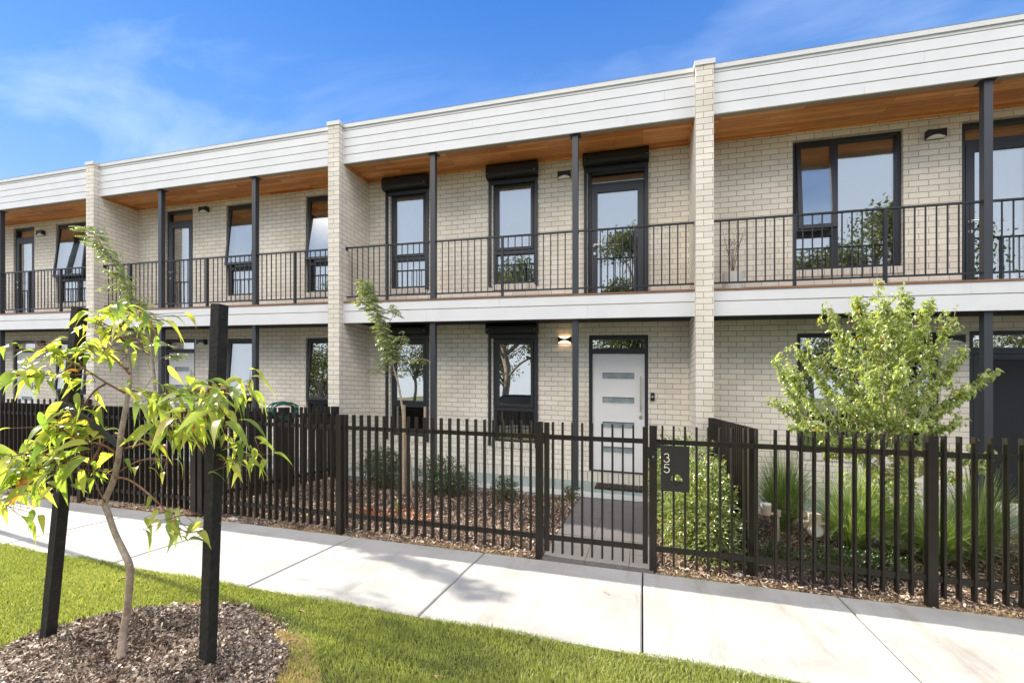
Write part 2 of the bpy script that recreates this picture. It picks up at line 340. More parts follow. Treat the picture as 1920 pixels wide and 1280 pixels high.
STAKEW = ground('weathered_timber_stake', [(.3, (.30, .22, .14)), (.7, (.45, .35, .25))], 14, 60, .002)
RUB = paint('black_rubber_strap', (.035, .038, .045), .6, var=.2, nscale=30)
ASPH = ground('asphalt', [(.3, (.045, .045, .047)), (.7, (.065, .065, .066))], 200, 300, .003)
EUC = leafmat('gum_leaf', [(0, (.18, .27, .08)), (.35, (.34, .42, .10)), (.7, (.52, .55, .15)), (.975, (.55, .53, .14)), (.985, (.55, .17, .05)), (1, (.50, .18, .06))], .60, .6, .33)
PEAR = leafmat('pear_leaf', [(0, (.20, .27, .09)), (.5, (.38, .44, .17)), (.985, (.55, .59, .30)), (.99, (.62, .42, .05)), (1, (.62, .42, .05))], .5, 1.0, .2)
PINN = leafmat('feathery_leaf', [(0, (.13, .18, .08)), (.6, (.28, .34, .14)), (1, (.46, .48, .22))], .28, .7, .3)
BUSH = leafmat('viburnum_leaf', [(0, (.15, .20, .08)), (.6, (.32, .38, .15)), (.95, (.50, .53, .28)), (1, (.36, .14, .07))], .35, 1.0, .2)
DBUSH = leafmat('dark_shrub_leaf', [(0, (.035, .065, .02)), (.7, (.07, .12, .03)), (1, (.12, .17, .05))], .25, .8, .3)
STRAP = leafmat('strappy_grass_leaf', [(0, (.14, .22, .07)), (.6, (.28, .37, .13)), (1, (.46, .50, .26))], .35, .6, .35)
GRASS = leafmat('lawn_blade', [(0, (.12, .15, .045)), (.4, (.27, .31, .09)), (.75, (.42, .44, .16)), (1, (.70, .62, .36))], .38, .5, .4)
DRYG = leafmat('dry_lawn_blade', [(0, (.50, .35, .18)), (.6, (.68, .52, .30)), (1, (.78, .66, .44))], .15, .2, .6)
CHIP = chipmat('wood_mulch_chips', [(0, (.08, .045, .03)), (.3, (.24, .14, .09)), (.6, (.46, .32, .21)), (.85, (.64, .51, .37)), (1, (.80, .70, .58))])
CHIPD = chipmat('dark_mulch_chips', [(0, (.04, .024, .016)), (.3, (.17, .11, .07)), (.65, (.38, .28, .20)), (.9, (.60, .50, .39)), (1, (.80, .71, .60))])
CHIPO = chipmat('orange_dyed_chips', [(0, (.22, .06, .025)), (.6, (.48, .15, .06)), (1, (.62, .30, .16))])
SOIL = ground('mulch_base', [(.3, (.05, .033, .023)), (.6, (.12, .08, .055)), (.8, (.22, .16, .12))], 60, 90, .03)
LAWNB = ground('lawn_soil', [(.3, (.06, .07, .02)), (.7, (.16, .16, .06))], 40, 90, .02)
FIELD = ground('far_field', [(.3, (.09, .11, .03)), (.7, (.16, .16, .06))], .6, 5, .05)
TREEL = leafmat('distant_gum_foliage', [(0, (.06, .075, .025)), (.6, (.13, .145, .05)), (1, (.22, .22, .09))], .3, .3, .5)
HOSE = paint('green_garden_hose', (.01, .12, .08), .35, var=.1)
LAMPG = emit('lit_lamp_diffuser', (1, .70, .40), 1.9)
LAMPO = paint('lamp_diffuser', (.9, .88, .80), .4)
CARP = paint('dark_car_paint', (.015, .017, .02), .15, var=.02, spec=.8)
TYRE = paint('tyre_rubber', (.015, .015, .015), .8)

# ------------------------------------------------------------------ ground, road, paths
YW, YB, YF, YP = 7.917, 6.985, 7.105, 7.2
def gz(x): return .009*max(min(x, 12), -18)          # the street's own slight rise to the right
def grid_sheet(name, x0, x1, y0, y1, z, m, nx=40, ny=2, zf=None):
    b = MB(); xs = np.linspace(x0, x1, nx+1); ys = np.linspace(y0, y1, ny+1)
    zf = zf or (lambda x, y: gz(x)+z)
    for i in range(nx):
        for j in range(ny):
            p = [(xs[i], ys[j]), (xs[i+1], ys[j]), (xs[i+1], ys[j+1]), (xs[i], ys[j+1])]
            b.quad([(x, y, zf(x, y)) for x, y in p], [(x, y) for x, y in p])
    return struct(b.build(name, m))
grid_sheet('ground', -900, 900, -900, 900, -.42, FIELD, 60, 60, lambda x, y: -.42 if abs(x) > 31 or abs(y) > 31 else -.36)
grid_sheet('verge', -30, 25, -2.4, 2.86, -.02, LAWNB)
grid_sheet('garden_bed', -30, 25, 4.19, 7.93, -.012, SOIL)
grid_sheet('far_verge', -30, 25, -30, -9.2, -.02, LAWNB)
grid_sheet('road', -30, 25, -9.0, -2.6, -.14, ASPH)
kb = MB()
for (a, b_) in ((-2.62, -2.40), (-9.2, -8.98)):
    for i in range(55):
        x = -30+i; kb.hull([(x, a, gz(x)-.3), (x, b_, gz(x)-.3), (x, b_, gz(x)), (x, a, gz(x)-.01)], [(x+.995, a, gz(x+1)-.3), (x+.995, b_, gz(x+1)-.3), (x+.995, b_, gz(x+1)), (x+.995, a, gz(x+1)-.01)])
struct(kb.build('kerb', CONC))
# footpath: one slab every 1.5 m with tooled joints
fb = MB(); Y0, Y1 = 2.84, 4.20
for i in range(-20, 16):
    x0, x1 = i*1.5+.006, (i+1)*1.5-.006; e = .010
    z0, z1 = gz(x0), gz(x1)
    def q(xa, ya, za, xb, yb, zb, xc, yc, zc, xd, yd, zd): fb.quad([(xa, ya, za), (xb, yb, zb), (xc, yc, zc), (xd, yd, zd)])
    A = [(x0+e, Y0+e, z0), (x1-e, Y0+e, z1), (x1-e, Y1-e, z1), (x0+e, Y1-e, z0)]
    B = [(x0, Y0, z0-.006), (x1, Y0, z1-.006), (x1, Y1, z1-.006), (x0, Y1, z0-.006)]
    C = [(p[0], p[1], p[2]-.1) for p in B]
    fb.quad(A)
    for k in range(4):
        k2 = (k+1) % 4; fb.quad([B[k], B[k2], A[k2], A[k]]); fb.quad([C[k], C[k2], B[k2], B[k]])
o = struct(fb.build('footpath', CONC))
grid_sheet('path_joint_bed', -30, 24, Y0+.01, Y1-.01, -.03, JOINT)
# entry path of square pavers from the gate to the porch
eb = MB()
for i in range(3):
    for j in range(7):
        x0 = -.92+.4*i; y0 = 4.205+.4*j; y1 = min(y0+.396, 6.96)
        dz = random.uniform(-.002, .002)
        eb.box(x0+.002, min(x0+.398, .095), y0+.002, y1, -.05, .018+dz)
struct(eb.build('entry_path', PAVER)); 

# ------------------------------------------------------------------ houses
def wall(bay, openings, mode):
    """brick sheet at YW with openings cut and brick reveals 0.11 deep"""
    x0, x1, z0, z1 = bay; b = MB()
    xs = sorted({x0, x1, *[o[0] for o in openings], *[o[1] for o in openings]}); zs = sorted({z0, z1, *[o[2] for o in openings], *[o[3] for o in openings]})
    for i in range(len(xs)-1):
        for j in range(len(zs)-1):
            cx, cz = (xs[i]+xs[i+1])/2, (zs[j]+zs[j+1])/2
            if any(o[0] < cx < o[1] and o[2] < cz < o[3] for o in openings): continue
            b.quad([(xs[i], YW, zs[j]), (xs[i+1], YW, zs[j]), (xs[i+1], YW, zs[j+1]), (xs[i], YW, zs[j+1])])
    D = .11
    for (a, c, e, g) in openings:
        b.quad([(a, YW, e), (a, YW+D, e), (a, YW+D, g), (a, YW, g)], [(YW, e), (YW+D, e), (YW+D, g), (YW, g)])
        b.quad([(c, YW+D, e), (c, YW, e), (c, YW, g), (c, YW+D, g)], [(YW+D, e), (YW, e), (YW, g), (YW+D, g)])
        b.quad([(a, YW, g), (a, YW+D, g), (c, YW+D, g), (c, YW, g)], [(a, .01), (a, .12), (c, .12), (c, .01)])
        b.quad([(a, YW+D, e), (a, YW, e), (c, YW, e), (c, YW+D, e)], [(a, .01), (a, .12), (c, .12), (c, .01)])
    return b
def ring(b, x0, x1, z0, z1, w, y0, y1):           # rectangular frame
    b.box(x0, x0+w, y0, y1, z0, z1); b.box(x1-w, x1, y0, y1, z0, z1); b.box(x0+w, x1-w, y0, y1, z1-w, z1); b.box(x0+w, x1-w, y0, y1, z0, z0+w)
def pane(x0, x1, z0, z1, y, parent, name='pane', m=None):
    return MB().box(x0, x1, y, y+.02, z0, z1).build(name, m or GLASS, parent)
def blind(x0, x1, z1, drop, y, parent):
    MB().box(x0, x1, y, y+.006, z1-drop, z1).box(x0, x1, y-.004, y+.01, z1-drop-.02, z1-drop-.0005).build('blind', BLIND, parent)
def sill(x0, x1, z, house):
    b = MB(); n = int(round((x1-x0)/.086)); w = (x1-x0)/n
    for k in range(n): b.box(x0+k*w+.004, x0+(k+1)*w-.004, YW-.022, YW+.1, z-.105, z-.004)
    b.box(x0, x1, YW-.012, YW+.09, z-.1, z-.012, 1)
    return b.build('brick_sill', [SILLM, JOINT], house)
SILLM = ground('cream_sill_brick', [(.3, (.62, .575, .50)), (.7, (.76, .71, .63))], 40, 150, .002)
def tall_window(house, x0, x1, z0, z1, ztr, tilt=0, bl=.35, low_bl=False):
    """dark frame: opening sash above a transom, fixed light below"""
    y = YW+.045
    f = MB(); ring(f, x0, x1, z0, z1, .045, y, y+.09); f.box(x0+.045, x1-.045, y+.002, y+.088, ztr-.035, ztr+.035)
    win = f.build('window', FRAME, house)
    pane(x0+.045, x1-.045, z0+.045, ztr-.035, y+.05, win)
    # sash, hinged at its top, pushed out at the bottom
    a0, a1, b0, b1 = x0+.05, x1-.05, ztr+.04, z1-.05
    s = MB(); ys = y-.012
    ring(s, a0, a1, b0, b1, .05, ys, ys+.055)
    g = MB().box(a0+.05, a1-.05, ys+.02, ys+.04, b0+.05, b1-.05)
    if tilt:
        for m_ in (s, g):
            nv = []
            for p in m_.v:
                dz = b1-p[2]; t = R(tilt); nv.append((p[0], ys+(p[1]-ys)*math.cos(t)-dz*math.sin(t), b1-dz*math.cos(t)+(p[1]-ys)*-math.sin(t)))
            m_.v = nv
    so = s.build('sash', FRAME, win); g.build('pane', GLASS, so)
    if bl: blind(x0+.05, x1-.05, z1-.03, bl, y+.13, win)
    return win
def shutter(house, x0, x1, ztop, zbox, zbot, win=None):
    """rolled shutter box with side guides"""
    b = MB(); r = .085; yb = YW-.003; yf = YW-.165; h = ztop-zbox
    prof = [(yb, zbox), (yf+.05, zbox), (yf+.012, zbox+.018), (yf, zbox+.06), (yf, ztop-.07), (yf+.03, ztop-.015), (yf+.07, ztop), (yb, ztop)]
    b.hull([(x0, p[0], p[1]) for p in prof][::-1], [(x1, p[0], p[1]) for p in prof][::-1])
    o = b.build('shutter_box', SHUT, house)
    g = MB()
    for a in (x0+.01, x1-.06): g.box(a, a+.05, YW-.035, YW-.003, zbot, zbox-.001)
    g.box(x0+.0605, x1-.0605, YW-.03, YW-.004, zbox-.075, zbox-.001)
    g.build('shutter_guide', FRAME, o)
    k = MB()
    for a in (x0+.035, x1-.035): k.cyl((a, YW-.036, zbot+.05), (0, -1, 0), .006, .004, 8); k.cyl((a, yf+.004, zbox+.07), (0, -1, 0), .008, .008, 8)
    k.build('bolt', STEEL, o)
def wall_light(house, xc, z, lit=False):
    w, h = .225, .115
    b = MB(); y0 = YW-.085
    b.box(xc-w/2, xc+w/2, YW-.012, YW-.001, z-h/2, z+h/2)
    # bow-tie box: sides full height, waist pinched by two arcs
    n = 12; top = []; bot = []
    for i in range(n+1):
        t = i/n*2-1; px = xc+t*w/2; d = .042*(1-t*t); top.append((px, z+h/2-(d if lit else d*.12))); bot.append((px, z-h/2+d))
    poly = bot+top[::-1]
    b.hull([(p[0], y0, p[1]) for p in poly], [(p[0], YW-.0125, p[1]) for p in poly])
    o = b.build('wall_light', SHUT, house)
    for sgn in (1, -1):
        g = MB(); base = top if sgn > 0 else bot
        for i in range(n):
            (xa, za), (xb, zb) = base[i], base[i+1]; lim = z+sgn*(h/2-.003)
            g.quad([(xa, y0+.012, za+.001*sgn), (xb, y0+.012, zb+.001*sgn), (xb, y0+.012, lim), (xa, y0+.012, lim)])
            g.quad([(xa, y0+.012, lim), (xb, y0+.012, lim), (xb, YW-.013, lim), (xa, YW-.013, lim)])
        g.build('diffuser', LAMPG if lit else LAMPO, o)
def balcony_door(house, x0, x1, z0, z1, ztr=None, handle_left=True, dark=False):
    y = YW+.04; f = MB(); ring(f, x0, x1, z0, z1, .05, y, y+.09)
    zt = z1-.27
    f.box(x0+.05, x1-.05, y+.002, y+.088, zt-.03, zt+.03)
    d = f.build('balcony_door', FRAME, house)
    pane(x0+.05, x1-.05, zt+.03, z1-.05, y+.05, d)
    s = MB(); ring(s, x0+.055, x1-.055, z0+.05, zt-.034, .1, y-.006, y+.05); lf = s.build('door_leaf', CHAR if not dark else FRAME, d)
    pane(x0+.155, x1-.155, z0+.15, zt-.134, y+.02, lf)
    hx = x0+.105 if handle_left else x1-.105; dr = 1 if handle_left else -1
    h = MB(); h.cyl((hx, y-.006, z0+1.02), (0, -1, 0), .026, .008, 16); h.cyl((hx, y-.01, z0+1.02), (0, -1, 0), .009, .045, 8)
    h.tube([(hx, y-.055, z0+1.02), (hx+dr*.13, y-.055, z0+1.02)], .009, 8, 0, 1); h.build('door_handle', STEEL, lf); MB().cyl((hx, y-.007, z0+.88), (0, -1, 0), .026, .008, 16).build('door_lock', STEEL, lf)
    dm = MB(); n = 3
    for k in range(n):
        cx = (x0+x1)/2+(k-1)*.07; cz = z0+1.03; w = .028; hh_ = .009; t = .0022
        P4 = [(cx-w, cz), (cx, cz-hh_), (cx+w, cz), (cx, cz+hh_)]
        for i in range(4):
            a, c = P4[i], P4[(i+1) % 4]; dm.beam((a[0], y+.0185, a[1]), (c[0], y+.0185, c[1]), t, .001)
    dm.build('safety_marking', PALE, lf)
    if not dark: blind(x0+.16, x1-.16, zt-.1, 1.9, y+.1, d); blind(x0+.06, x1-.06, z1-.05, .16, y+.12, d)
    return d
def front_door(house, x0, x1, z0, z1, leaf_top, slots=True, handle_right=True, white=True):
    y = YW+.03; f = MB()
    f.box(x0, x0+.05, y, y+.1, z0, z1); f.box(x1-.05, x1, y, y+.1, z0, z1); f.box(x0+.05, x1-.05, y, y+.1, z1-.075, z1)
    f.box(x0+.05, x1-.05, y, y+.1, leaf_top+.005, leaf_top+.09); f.box(x0+.05, x1-.05, y-.01, y+.1, z0, z0+.022)
    d = f.build('front_door', FRAME, house)
    pane(x0+.05, x1-.05, leaf_top+.09, z1-.075, y+.05, d)
    a0, a1 = x0+.053, x1-.053; lf = MB(); yl = y+.03; zs = []
    if slots:
        H = leaf_top-z0; zs = [z0+H*k for k in (.19, .40, .61, .815)]
        sxa, sxb = a0+.17, a1-.17; hgt = .105
        last = z0+.024
        for zc in zs:
            lf.box(a0, a1, yl, yl+.04, last, zc-hgt/2); last = zc+hgt/2
            lf.box(a0, sxa, yl, yl+.04, zc-hgt/2, zc+hgt/2); lf.box(sxb, a1, yl, yl+.04, zc-hgt/2, zc+hgt/2)
            for (u, v, w_, t_) in ((sxa-.012, sxb+.012, zc+hgt/2, zc+hgt/2+.012), (sxa-.012, sxb+.012, zc-hgt/2-.012, zc-hgt/2)): lf.box(u, v, yl-.006, yl-.0005, w_, t_)
        lf.box(a0, a1, yl, yl+.04, last, leaf_top)
    else: lf.box(a0, a1, yl, yl+.04, z0+.024, leaf_top)
    L = lf.build('door_leaf', DOORW if white else FRAME, d)
    for zc in zs: MB().box(sxa+.001, sxb-.001, yl+.015, yl+.025, zc-hgt/2+.001, zc+hgt/2-.001).build('glass_slot', FROST, L)
    hx = (a1-.065) if handle_right else (a0+.065)
    h = MB().box(hx-.014, hx+.014, yl-.07, yl-.05, z0+1.05, z0+1.66)
    for zz_ in (1.15, 1.56): h.cyl((hx, yl-.05, z0+zz_), (0, 1, 0), .009, .05, 8)
    h.build('pull_handle', STEEL, L)
    MB().cyl((hx, yl-.001, z0+.965), (0, -1, 0), .03, .012, 18).cyl((hx, yl-.013, z0+.965), (0, -1, 0), .018, .01, 14).build('door_lock', STEEL, L)
    return d
def post(house, xc, z0, z1, plate=False):
    b = MB().box(xc-.045, xc+.045, YP-.045+.0, YP+.045, z0, z1)
    if plate: b.box(xc-.085, xc+.085, YP-.075, YP+.085, z1-.008, z1-.0005)
    else: b.box(xc-.07, xc+.07, YP-.07, YP+.07, z0+.0005, z0+.01)
    b.build('post', CHAR, house)
def railing(house, x0, x1, stanch):
    zt, zb = 4.205, 3.275
    b = MB(); b.box(x0, x1, YP-.02, YP+.02, zt-.022, zt); b.box(x0, x1, YP-.014, YP+.014, zb, zb+.022)
    for xe in (x0, x1): b.box(xe-.006 if xe == x1 else xe, xe+.006 if xe == x0 else xe, YP-.035, YP+.035, zt-.055, zt+.006)
    n = int(round((x1-x0)/.117)); w = (x1-x0)/n
    for k in range(1, n):
        xx = x0+k*w
        if any(abs(xx-s) < .05 for s in stanch): continue
        b.cyl((xx, YP, zb+.02), (0, 0, 1), .0095, zt-zb-.04, 6)
    r = b.build('balustrade', RAILM, house)
    for s in stanch: MB().box(s-.018, s+.018, YP-.025, YP+.025, 3.18, zt-.0225).build('stanchion', RAILM, r)
def blade(house, xc):
    MB().box(xc-.12, xc+.12, YB, YW+.3, -.3, 6.37).build('blade_wall', BRICK, house)
    MB().box(xc-.137, xc+.137, YB-.016, YW+.6, 6.37, 6.376).box(xc-.137, xc+.137, YB-.018, YB-.002, 6.366, 6.435).box(xc-.139, xc-.122, YB-.016, YW+.6, 6.366, 6.435).box(xc+.122, xc+.139, YB-.016, YW+.6, 6.366, 6.435).box(xc-.13, xc+.13, YB-.01, YW+.6, 6.425, 6.437).build('wall_capping', CAPM, house)
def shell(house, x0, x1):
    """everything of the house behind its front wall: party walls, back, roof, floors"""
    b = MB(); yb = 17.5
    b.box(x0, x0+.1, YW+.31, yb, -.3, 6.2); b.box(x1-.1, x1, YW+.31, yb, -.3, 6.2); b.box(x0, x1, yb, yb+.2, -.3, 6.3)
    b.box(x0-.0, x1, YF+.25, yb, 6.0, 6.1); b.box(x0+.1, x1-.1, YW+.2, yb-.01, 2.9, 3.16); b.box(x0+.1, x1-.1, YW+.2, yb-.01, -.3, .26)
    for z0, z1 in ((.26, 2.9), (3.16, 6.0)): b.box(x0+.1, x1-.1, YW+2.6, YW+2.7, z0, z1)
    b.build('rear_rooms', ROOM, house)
def cladding(house, x0, x1):
    """parapet and balcony edge boards with grooves, cappings"""
    b = MB(); g = MB()
    zs = [5.715, 5.866, 6.015, 6.163, 6.311]
    def boards(za, zb, cuts):
        e = [x0]+[x0+c*(x1-x0) for c in cuts]+[x1]
        for i in range(len(e)-1): b.box(e[i]+(.0012 if i else 0), e[i+1]-(.0012 if i < len(e)-2 else 0), YF+.0006*(i % 2), YF+.03, za, zb)
    CUT = [(.31, .84), (.12, .66), (.42, .93), (.22, .76)]
    for k in range(4): boards(zs[k]+(.007 if k else 0), zs[k+1]-.007, CUT[k])
    b.box(x0, x1, YF, YF+.03, 6.318, 6.366)
    g.box(x0, x1, YF+.011, YF+.12, 5.72, 6.36)
    p = b.build('parapet_cladding', WHITE, house); g.build('cladding_groove', GROOVE, p)
    MB().box(x0, x1, YF-.022, YF-.003, 6.358, 6.428).box(x0, x1, YF-.022, YF+.4, 6.421, 6.43).build('roof_capping', CAPM, house)
    b = MB(); g = MB()
    boards(2.79, 2.993, (.28, .74)); boards(3.007, 3.152, (.50,))
    g.box(x0, x1, YF+.011, YF+.05, 2.80, 3.15)
    p = b.build('balcony_cladding', WHITE, house); g.build('cladding_groove', GROOVE, p)
    MB().box(x0, x1, YF-.012, YW-.001, 3.1535, 3.178).build('balcony_deck', DECKT, house)
    # soffit boards run along the front; faint fall towards the wall
    s = MB(); y0, y1 = YF+.0305, YW-.001; s.quad([(x0, y1, 5.752), (x1, y1, 5.752), (x1, y0, 5.722), (x0, y0, 5.722)], [(x0, y1), (x1, y1), (x1, y0), (x0, y0)])
    s.quad([(x0, y0, 5.76), (x1, y0, 5.76), (x1, y1, 5.79), (x0, y1, 5.79)])
    so = s.build('timber_soffit', SOFFIT, house)
    t = MB(); t.box(x0, x1, YW-.03, YW-.002, 5.725, 5.7495)
    for xx, e in ((x0, .03), (x1-.03, .03)): t.box(xx, xx+e, YF+.032, YW-.031, 5.70, 5.735)
    t.build('soffit_bead', SOFFIT, so)
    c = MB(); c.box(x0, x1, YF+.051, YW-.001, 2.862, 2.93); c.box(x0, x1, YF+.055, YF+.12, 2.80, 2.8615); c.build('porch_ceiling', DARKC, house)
    MB().box(x0, x1, YF-.09, YW-.002, -.2, .098).build('porch_slab', TILE, house)
    MB().box(x0, x1, YF-.10, YF-.0905, .02, .1).build('porch_edging', CAPM, house)
def flue(house, x, z):
    pass
hg = 'row of matching two storey brick townhouses'
BL = [-18.0, -11.73, -5.40, .855, 7.13]
bays = [(BL[i]+.12, BL[i+1]-.12) for i in range(4)]
lab = ['leftmost cream brick townhouse with timber soffit, mostly hidden behind the young gum tree', 'cream brick townhouse with three tilted open sashes, behind the long unbroken picket fence',
       'cream brick townhouse with black roller shutter boxes and white slotted front door behind the gate', 'rightmost cream brick townhouse with wide upstairs window and dark doors behind the pear tree']
H = [thing('townhouse', lab[i], 'house', ((bays[i][0]+bays[i][1])/2, YB, 0), hg) for i in range(4)]
# house 0
UZ0, UZ1 = 3.59, 5.62; LZ0, LZ1 = .70, 2.64; DZ0 = 3.18
ops = [[(-16.22, -15.38, DZ0, 5.64), (-14.55, -13.35, UZ0, 5.62), (-16.25, -15.35, .28, 2.643), (-14.55, -13.35, LZ0, LZ1)],
       [(-10.75, -9.92, DZ0, 5.64), (-8.94, -8.05, UZ0, 5.615), (-6.81, -5.93, UZ0, 5.615), (-10.79, -9.86, .28, 2.643), (-8.94, -8.05, LZ0, LZ1), (-6.81, -5.93, LZ0, LZ1)],
       [(-4.80, -3.99, UZ0, 5.50), (-2.66, -1.84, UZ0, 5.50), (-.92, .08, DZ0, 5.53), (-4.80, -3.99, LZ0, 2.60), (-2.66, -1.84, LZ0, 2.60), (-.90, .09, .28, 2.643)],
       [(2.23, 3.655, 3.61, 5.605), (4.345, 6.2, DZ0, 5.61), (2.29, 4.10, .81, 2.64), (4.43, 6.3, .12, 2.656)]]
for i in range(4):
    x0, x1 = bays[i]
    wall((x0, x1, .27, 5.80), ops[i], 0).build('front_wall', BRICK, H[i])
    # soldier course at the foot of the wall
    b = MB(); n = int((x1-x0)/.086)
    for k in range(n): b.box(x0+k*(x1-x0)/n+.004, x0+(k+1)*(x1-x0)/n-.004, YW-.004, YW+.1, .1, .266)
    b.box(x0, x1, YW+.006, YW+.11, .1, .268, 1)
    b.build('base_course', [SILLM, JOINT], H[i])
    shell(H[i], x0-.02, x1+.02); cladding(H[i], x0, x1)
    blade(H[i], BL[i+1] if i < 3 else BL[4])
blade(H[0], BL[0])
# --- house 0 openings
balcony_door(H[0], -16.21, -15.39, DZ0, 5.63, dark=True); tall_window(H[0], -14.54, -13.36, UZ0, 5.61, 4.19, 6, .7)
front_door(H[0], -16.24, -15.36, .282, 2.64, 2.32); tall_window(H[0], -14.54, -13.36, LZ0, 2.63, 1.30, 5, .2); sill(-14.55, -13.35, UZ0, H[0]); sill(-14.55, -13.35, LZ0, H[0])
wall_light(H[0], -15.05, 5.42); wall_light(H[0], -15.05, 2.56)
for z0, z1, pl in ((3.18, 5.722, 1), (.099, 2.80, 0)): post(H[0], -15.2, z0, z1, pl)
railing(H[0], bays[0][0], -15.245, [-16.4]); railing(H[0], -15.155, bays[0][1], [-14.15, -13.05])
# --- house 1
balcony_door(H[1], -10.74, -9.93, DZ0, 5.63, dark=False)
tall_window(H[1], -8.93, -8.06, UZ0, 5.605, 4.20, 6, 1.9); tall_window(H[1], -6.80, -5.94, UZ0, 5.605, 4.20, 6, 1.9)
front_door(H[1], -10.78, -9.87, .282, 2.64, 2.32); tall_window(H[1], -8.93, -8.06, LZ0, 2.63, 1.30, 5, .0); tall_window(H[1], -6.80, -5.94, LZ0, 2.63, 1.30, 5, .0)
for a in ((-8.94, -8.05), (-6.81, -5.93)): sill(a[0], a[1], UZ0, H[1]); sill(a[0], a[1], LZ0, H[1])
wall_light(H[1], -9.54, 5.55); wall_light(H[1], -9.60, 2.56)
for xc in (-9.89, -7.39):
    for z0, z1, pl in ((3.18, 5.722, 1), (.099, 2.80, 0)): post(H[1], xc, z0, z1, pl)
railing(H[1], bays[1][0], -9.935, [-10.81]); railing(H[1], -9.845, -7.435, [-8.63]); railing(H[1], -7.345, bays[1][1], [-6.44])
# --- house 2 (number 35)
for a, b_ in ((-4.79, -4.0), (-2.65, -1.85)):
    tall_window(H[2], a, b_, UZ0, 5.49, 4.18, 0, 1.8); tall_window(H[2], a, b_, LZ0, 2.59, 1.305, 0, 0)
    sill(a-.01, b_+.01, UZ0, H[2]); sill(a-.01, b_+.01, LZ0, H[2])
shutter(H[2], -4.90, -3.95, 5.745, 5.49, 3.55); shutter(H[2], -2.745, -1.80, 5.748, 5.49, 3.55); shutter(H[2], -.99, .10, 5.75, 5.53, 3.18)
shutter(H[2], -4.90, -3.95, 2.86, 2.665, .62); shutter(H[2], -2.75, -1.795, 2.86, 2.665, .62)
balcony_door(H[2], -.91, .07, DZ0, 5.52)
front_door(H[2], -.895, .085, .282, 2.64, 2.32)
wall_light(H[2], -1.325, 5.45); wall_light(H[2], -1.315, 2.557, lit=True)
for xc in (-3.51, -1.03):
    for z0, z1, pl in ((3.18, 5.722, 1), (.099, 2.80, 0)): post(H[2], xc, z0, z1, pl)
railing(H[2], bays[2][0], -3.555, [-4.43]); railing(H[2], -3.465, -1.075, [-2.25]); railing(H[2], -.985, bays[2][1], [-.11])
b = MB().box(.125, .19, YW-.028, YW-.001, 1.535, 1.665); ic = b.build('doorbell', SHUT, H[2])
MB().cyl((.1575, YW-.029, 1.60), (0, -1, 0), .019, .004, 16).build('button', STEEL, ic)
# --- house 3: wide window of two lights, the left one with an open sash over a small fixed light
def wide_window(house, x0, x1, z0, z1, xm, ztr=None, tilt=0):
    y = YW+.045; f = MB(); ring(f, x0, x1, z0, z1, .05, y, y+.09); f.box(xm-.04, xm+.04, y+.002, y+.088, z0+.05, z1-.05)
    if ztr: f.box(x0+.05, xm-.04, y+.003, y+.087, ztr-.045, ztr+.045)
    w = f.build('window', FRAME, house)
    pane(xm+.04, x1-.05, z0+.05, z1-.05, y+.05, w)
    if ztr:
        pane(x0+.05, xm-.04, z0+.05, ztr-.045, y+.05, w)
        a0, a1, b0, b1 = x0+.045, xm-.015, ztr+.02, z1-.04; ys = y-.02; s = MB(); ring(s, a0, a1, b0, b1, .06, ys, ys+.055); g = MB().box(a0+.06, a1-.06, ys+.02, ys+.04, b0+.06, b1-.06)
        for m_ in (s, g):
            t = R(tilt); m_.v = [(p[0], ys+(p[1]-ys)*math.cos(t)-(b1-p[2])*math.sin(t), b1-(b1-p[2])*math.cos(t)-(p[1]-ys)*math.sin(t)) for p in m_.v]
        so = s.build('sash', FRAME, w); g.build('pane', GLASS, so)
        MB().tube([(x0+.3, y, ztr+.02), (x0+.34, y-.12, ztr+.06), (x0+.3, y-.2, ztr+.1)], .006, 6).build('stay', STEEL, so)
    else: pane(x0+.05, xm-.04, z0+.05, z1-.05, y+.05, w)
    blind(x0+.06, x1-.06, z1-.03, .22 if z1 < 3 else 1.85, y+.13, w)
wide_window(H[3], 2.24, 3.645, 3.61, 5.60, 2.81, 4.18, 6); sill(2.23, 3.655, 3.61, H[3])
wide_window(H[3], 2.30, 4.09, .81, 2.635, 3.08); sill(2.29, 4.10, .81, H[3])
balcony_door(H[3], 4.355, 5.25, DZ0, 5.60, dark=True); balcony_door(H[3], 5.26, 6.19, DZ0, 5.60, dark=True)
d = MB(); y = YW+.03; ring(d, 4.44, 6.29, .12, 2.65, .05, y, y+.1); d.box(4.49, 6.24, y, y+.1, 2.33, 2.42); d.box(5.33, 5.4, y, y+.1, .17, 2.33)
dd = d.build('sliding_door', FRAME, H[3]); pane(4.49, 6.24, 2.42, 2.6, y+.05, dd)
s = MB(); ring(s, 4.50, 5.33, .17, 2.325, .07, y+.01, y+.05); ring(s, 5.40, 6.23, .17, 2.325, .07, y+.01, y+.05); ms = s.build('screen_leaf', FRAME, dd)
SCREEN = paint('dark_fly_screen', (.006, .007, .010), .6)
MB().box(4.57, 5.26, y+.025, y+.035, .24, 2.255).box(5.47, 6.16, y+.025, y+.035, .24, 2.255).build('screen_mesh', SCREEN, ms)
MB().tube([(4.56, y-.03, 1.12), (4.70, y-.03, 1.12)], .009, 8, 0, 1).cyl((4.56, y+.01, 1.12), (0, -1, 0), .02, .04, 10).build('door_handle', STEEL, ms)
wall_light(H[3], 4.02, 5.455); wall_light(H[3], 4.23, 2.53)
for z0, z1, pl in ((3.18, 5.722, 1), (.099, 2.80, 0)): post(H[3], 4.2, z0, z1, pl)
railing(H[3], bays[3][0], 4.155, [2.05, 3.12]); railing(H[3], 4.245, bays[3][1], [5.3])

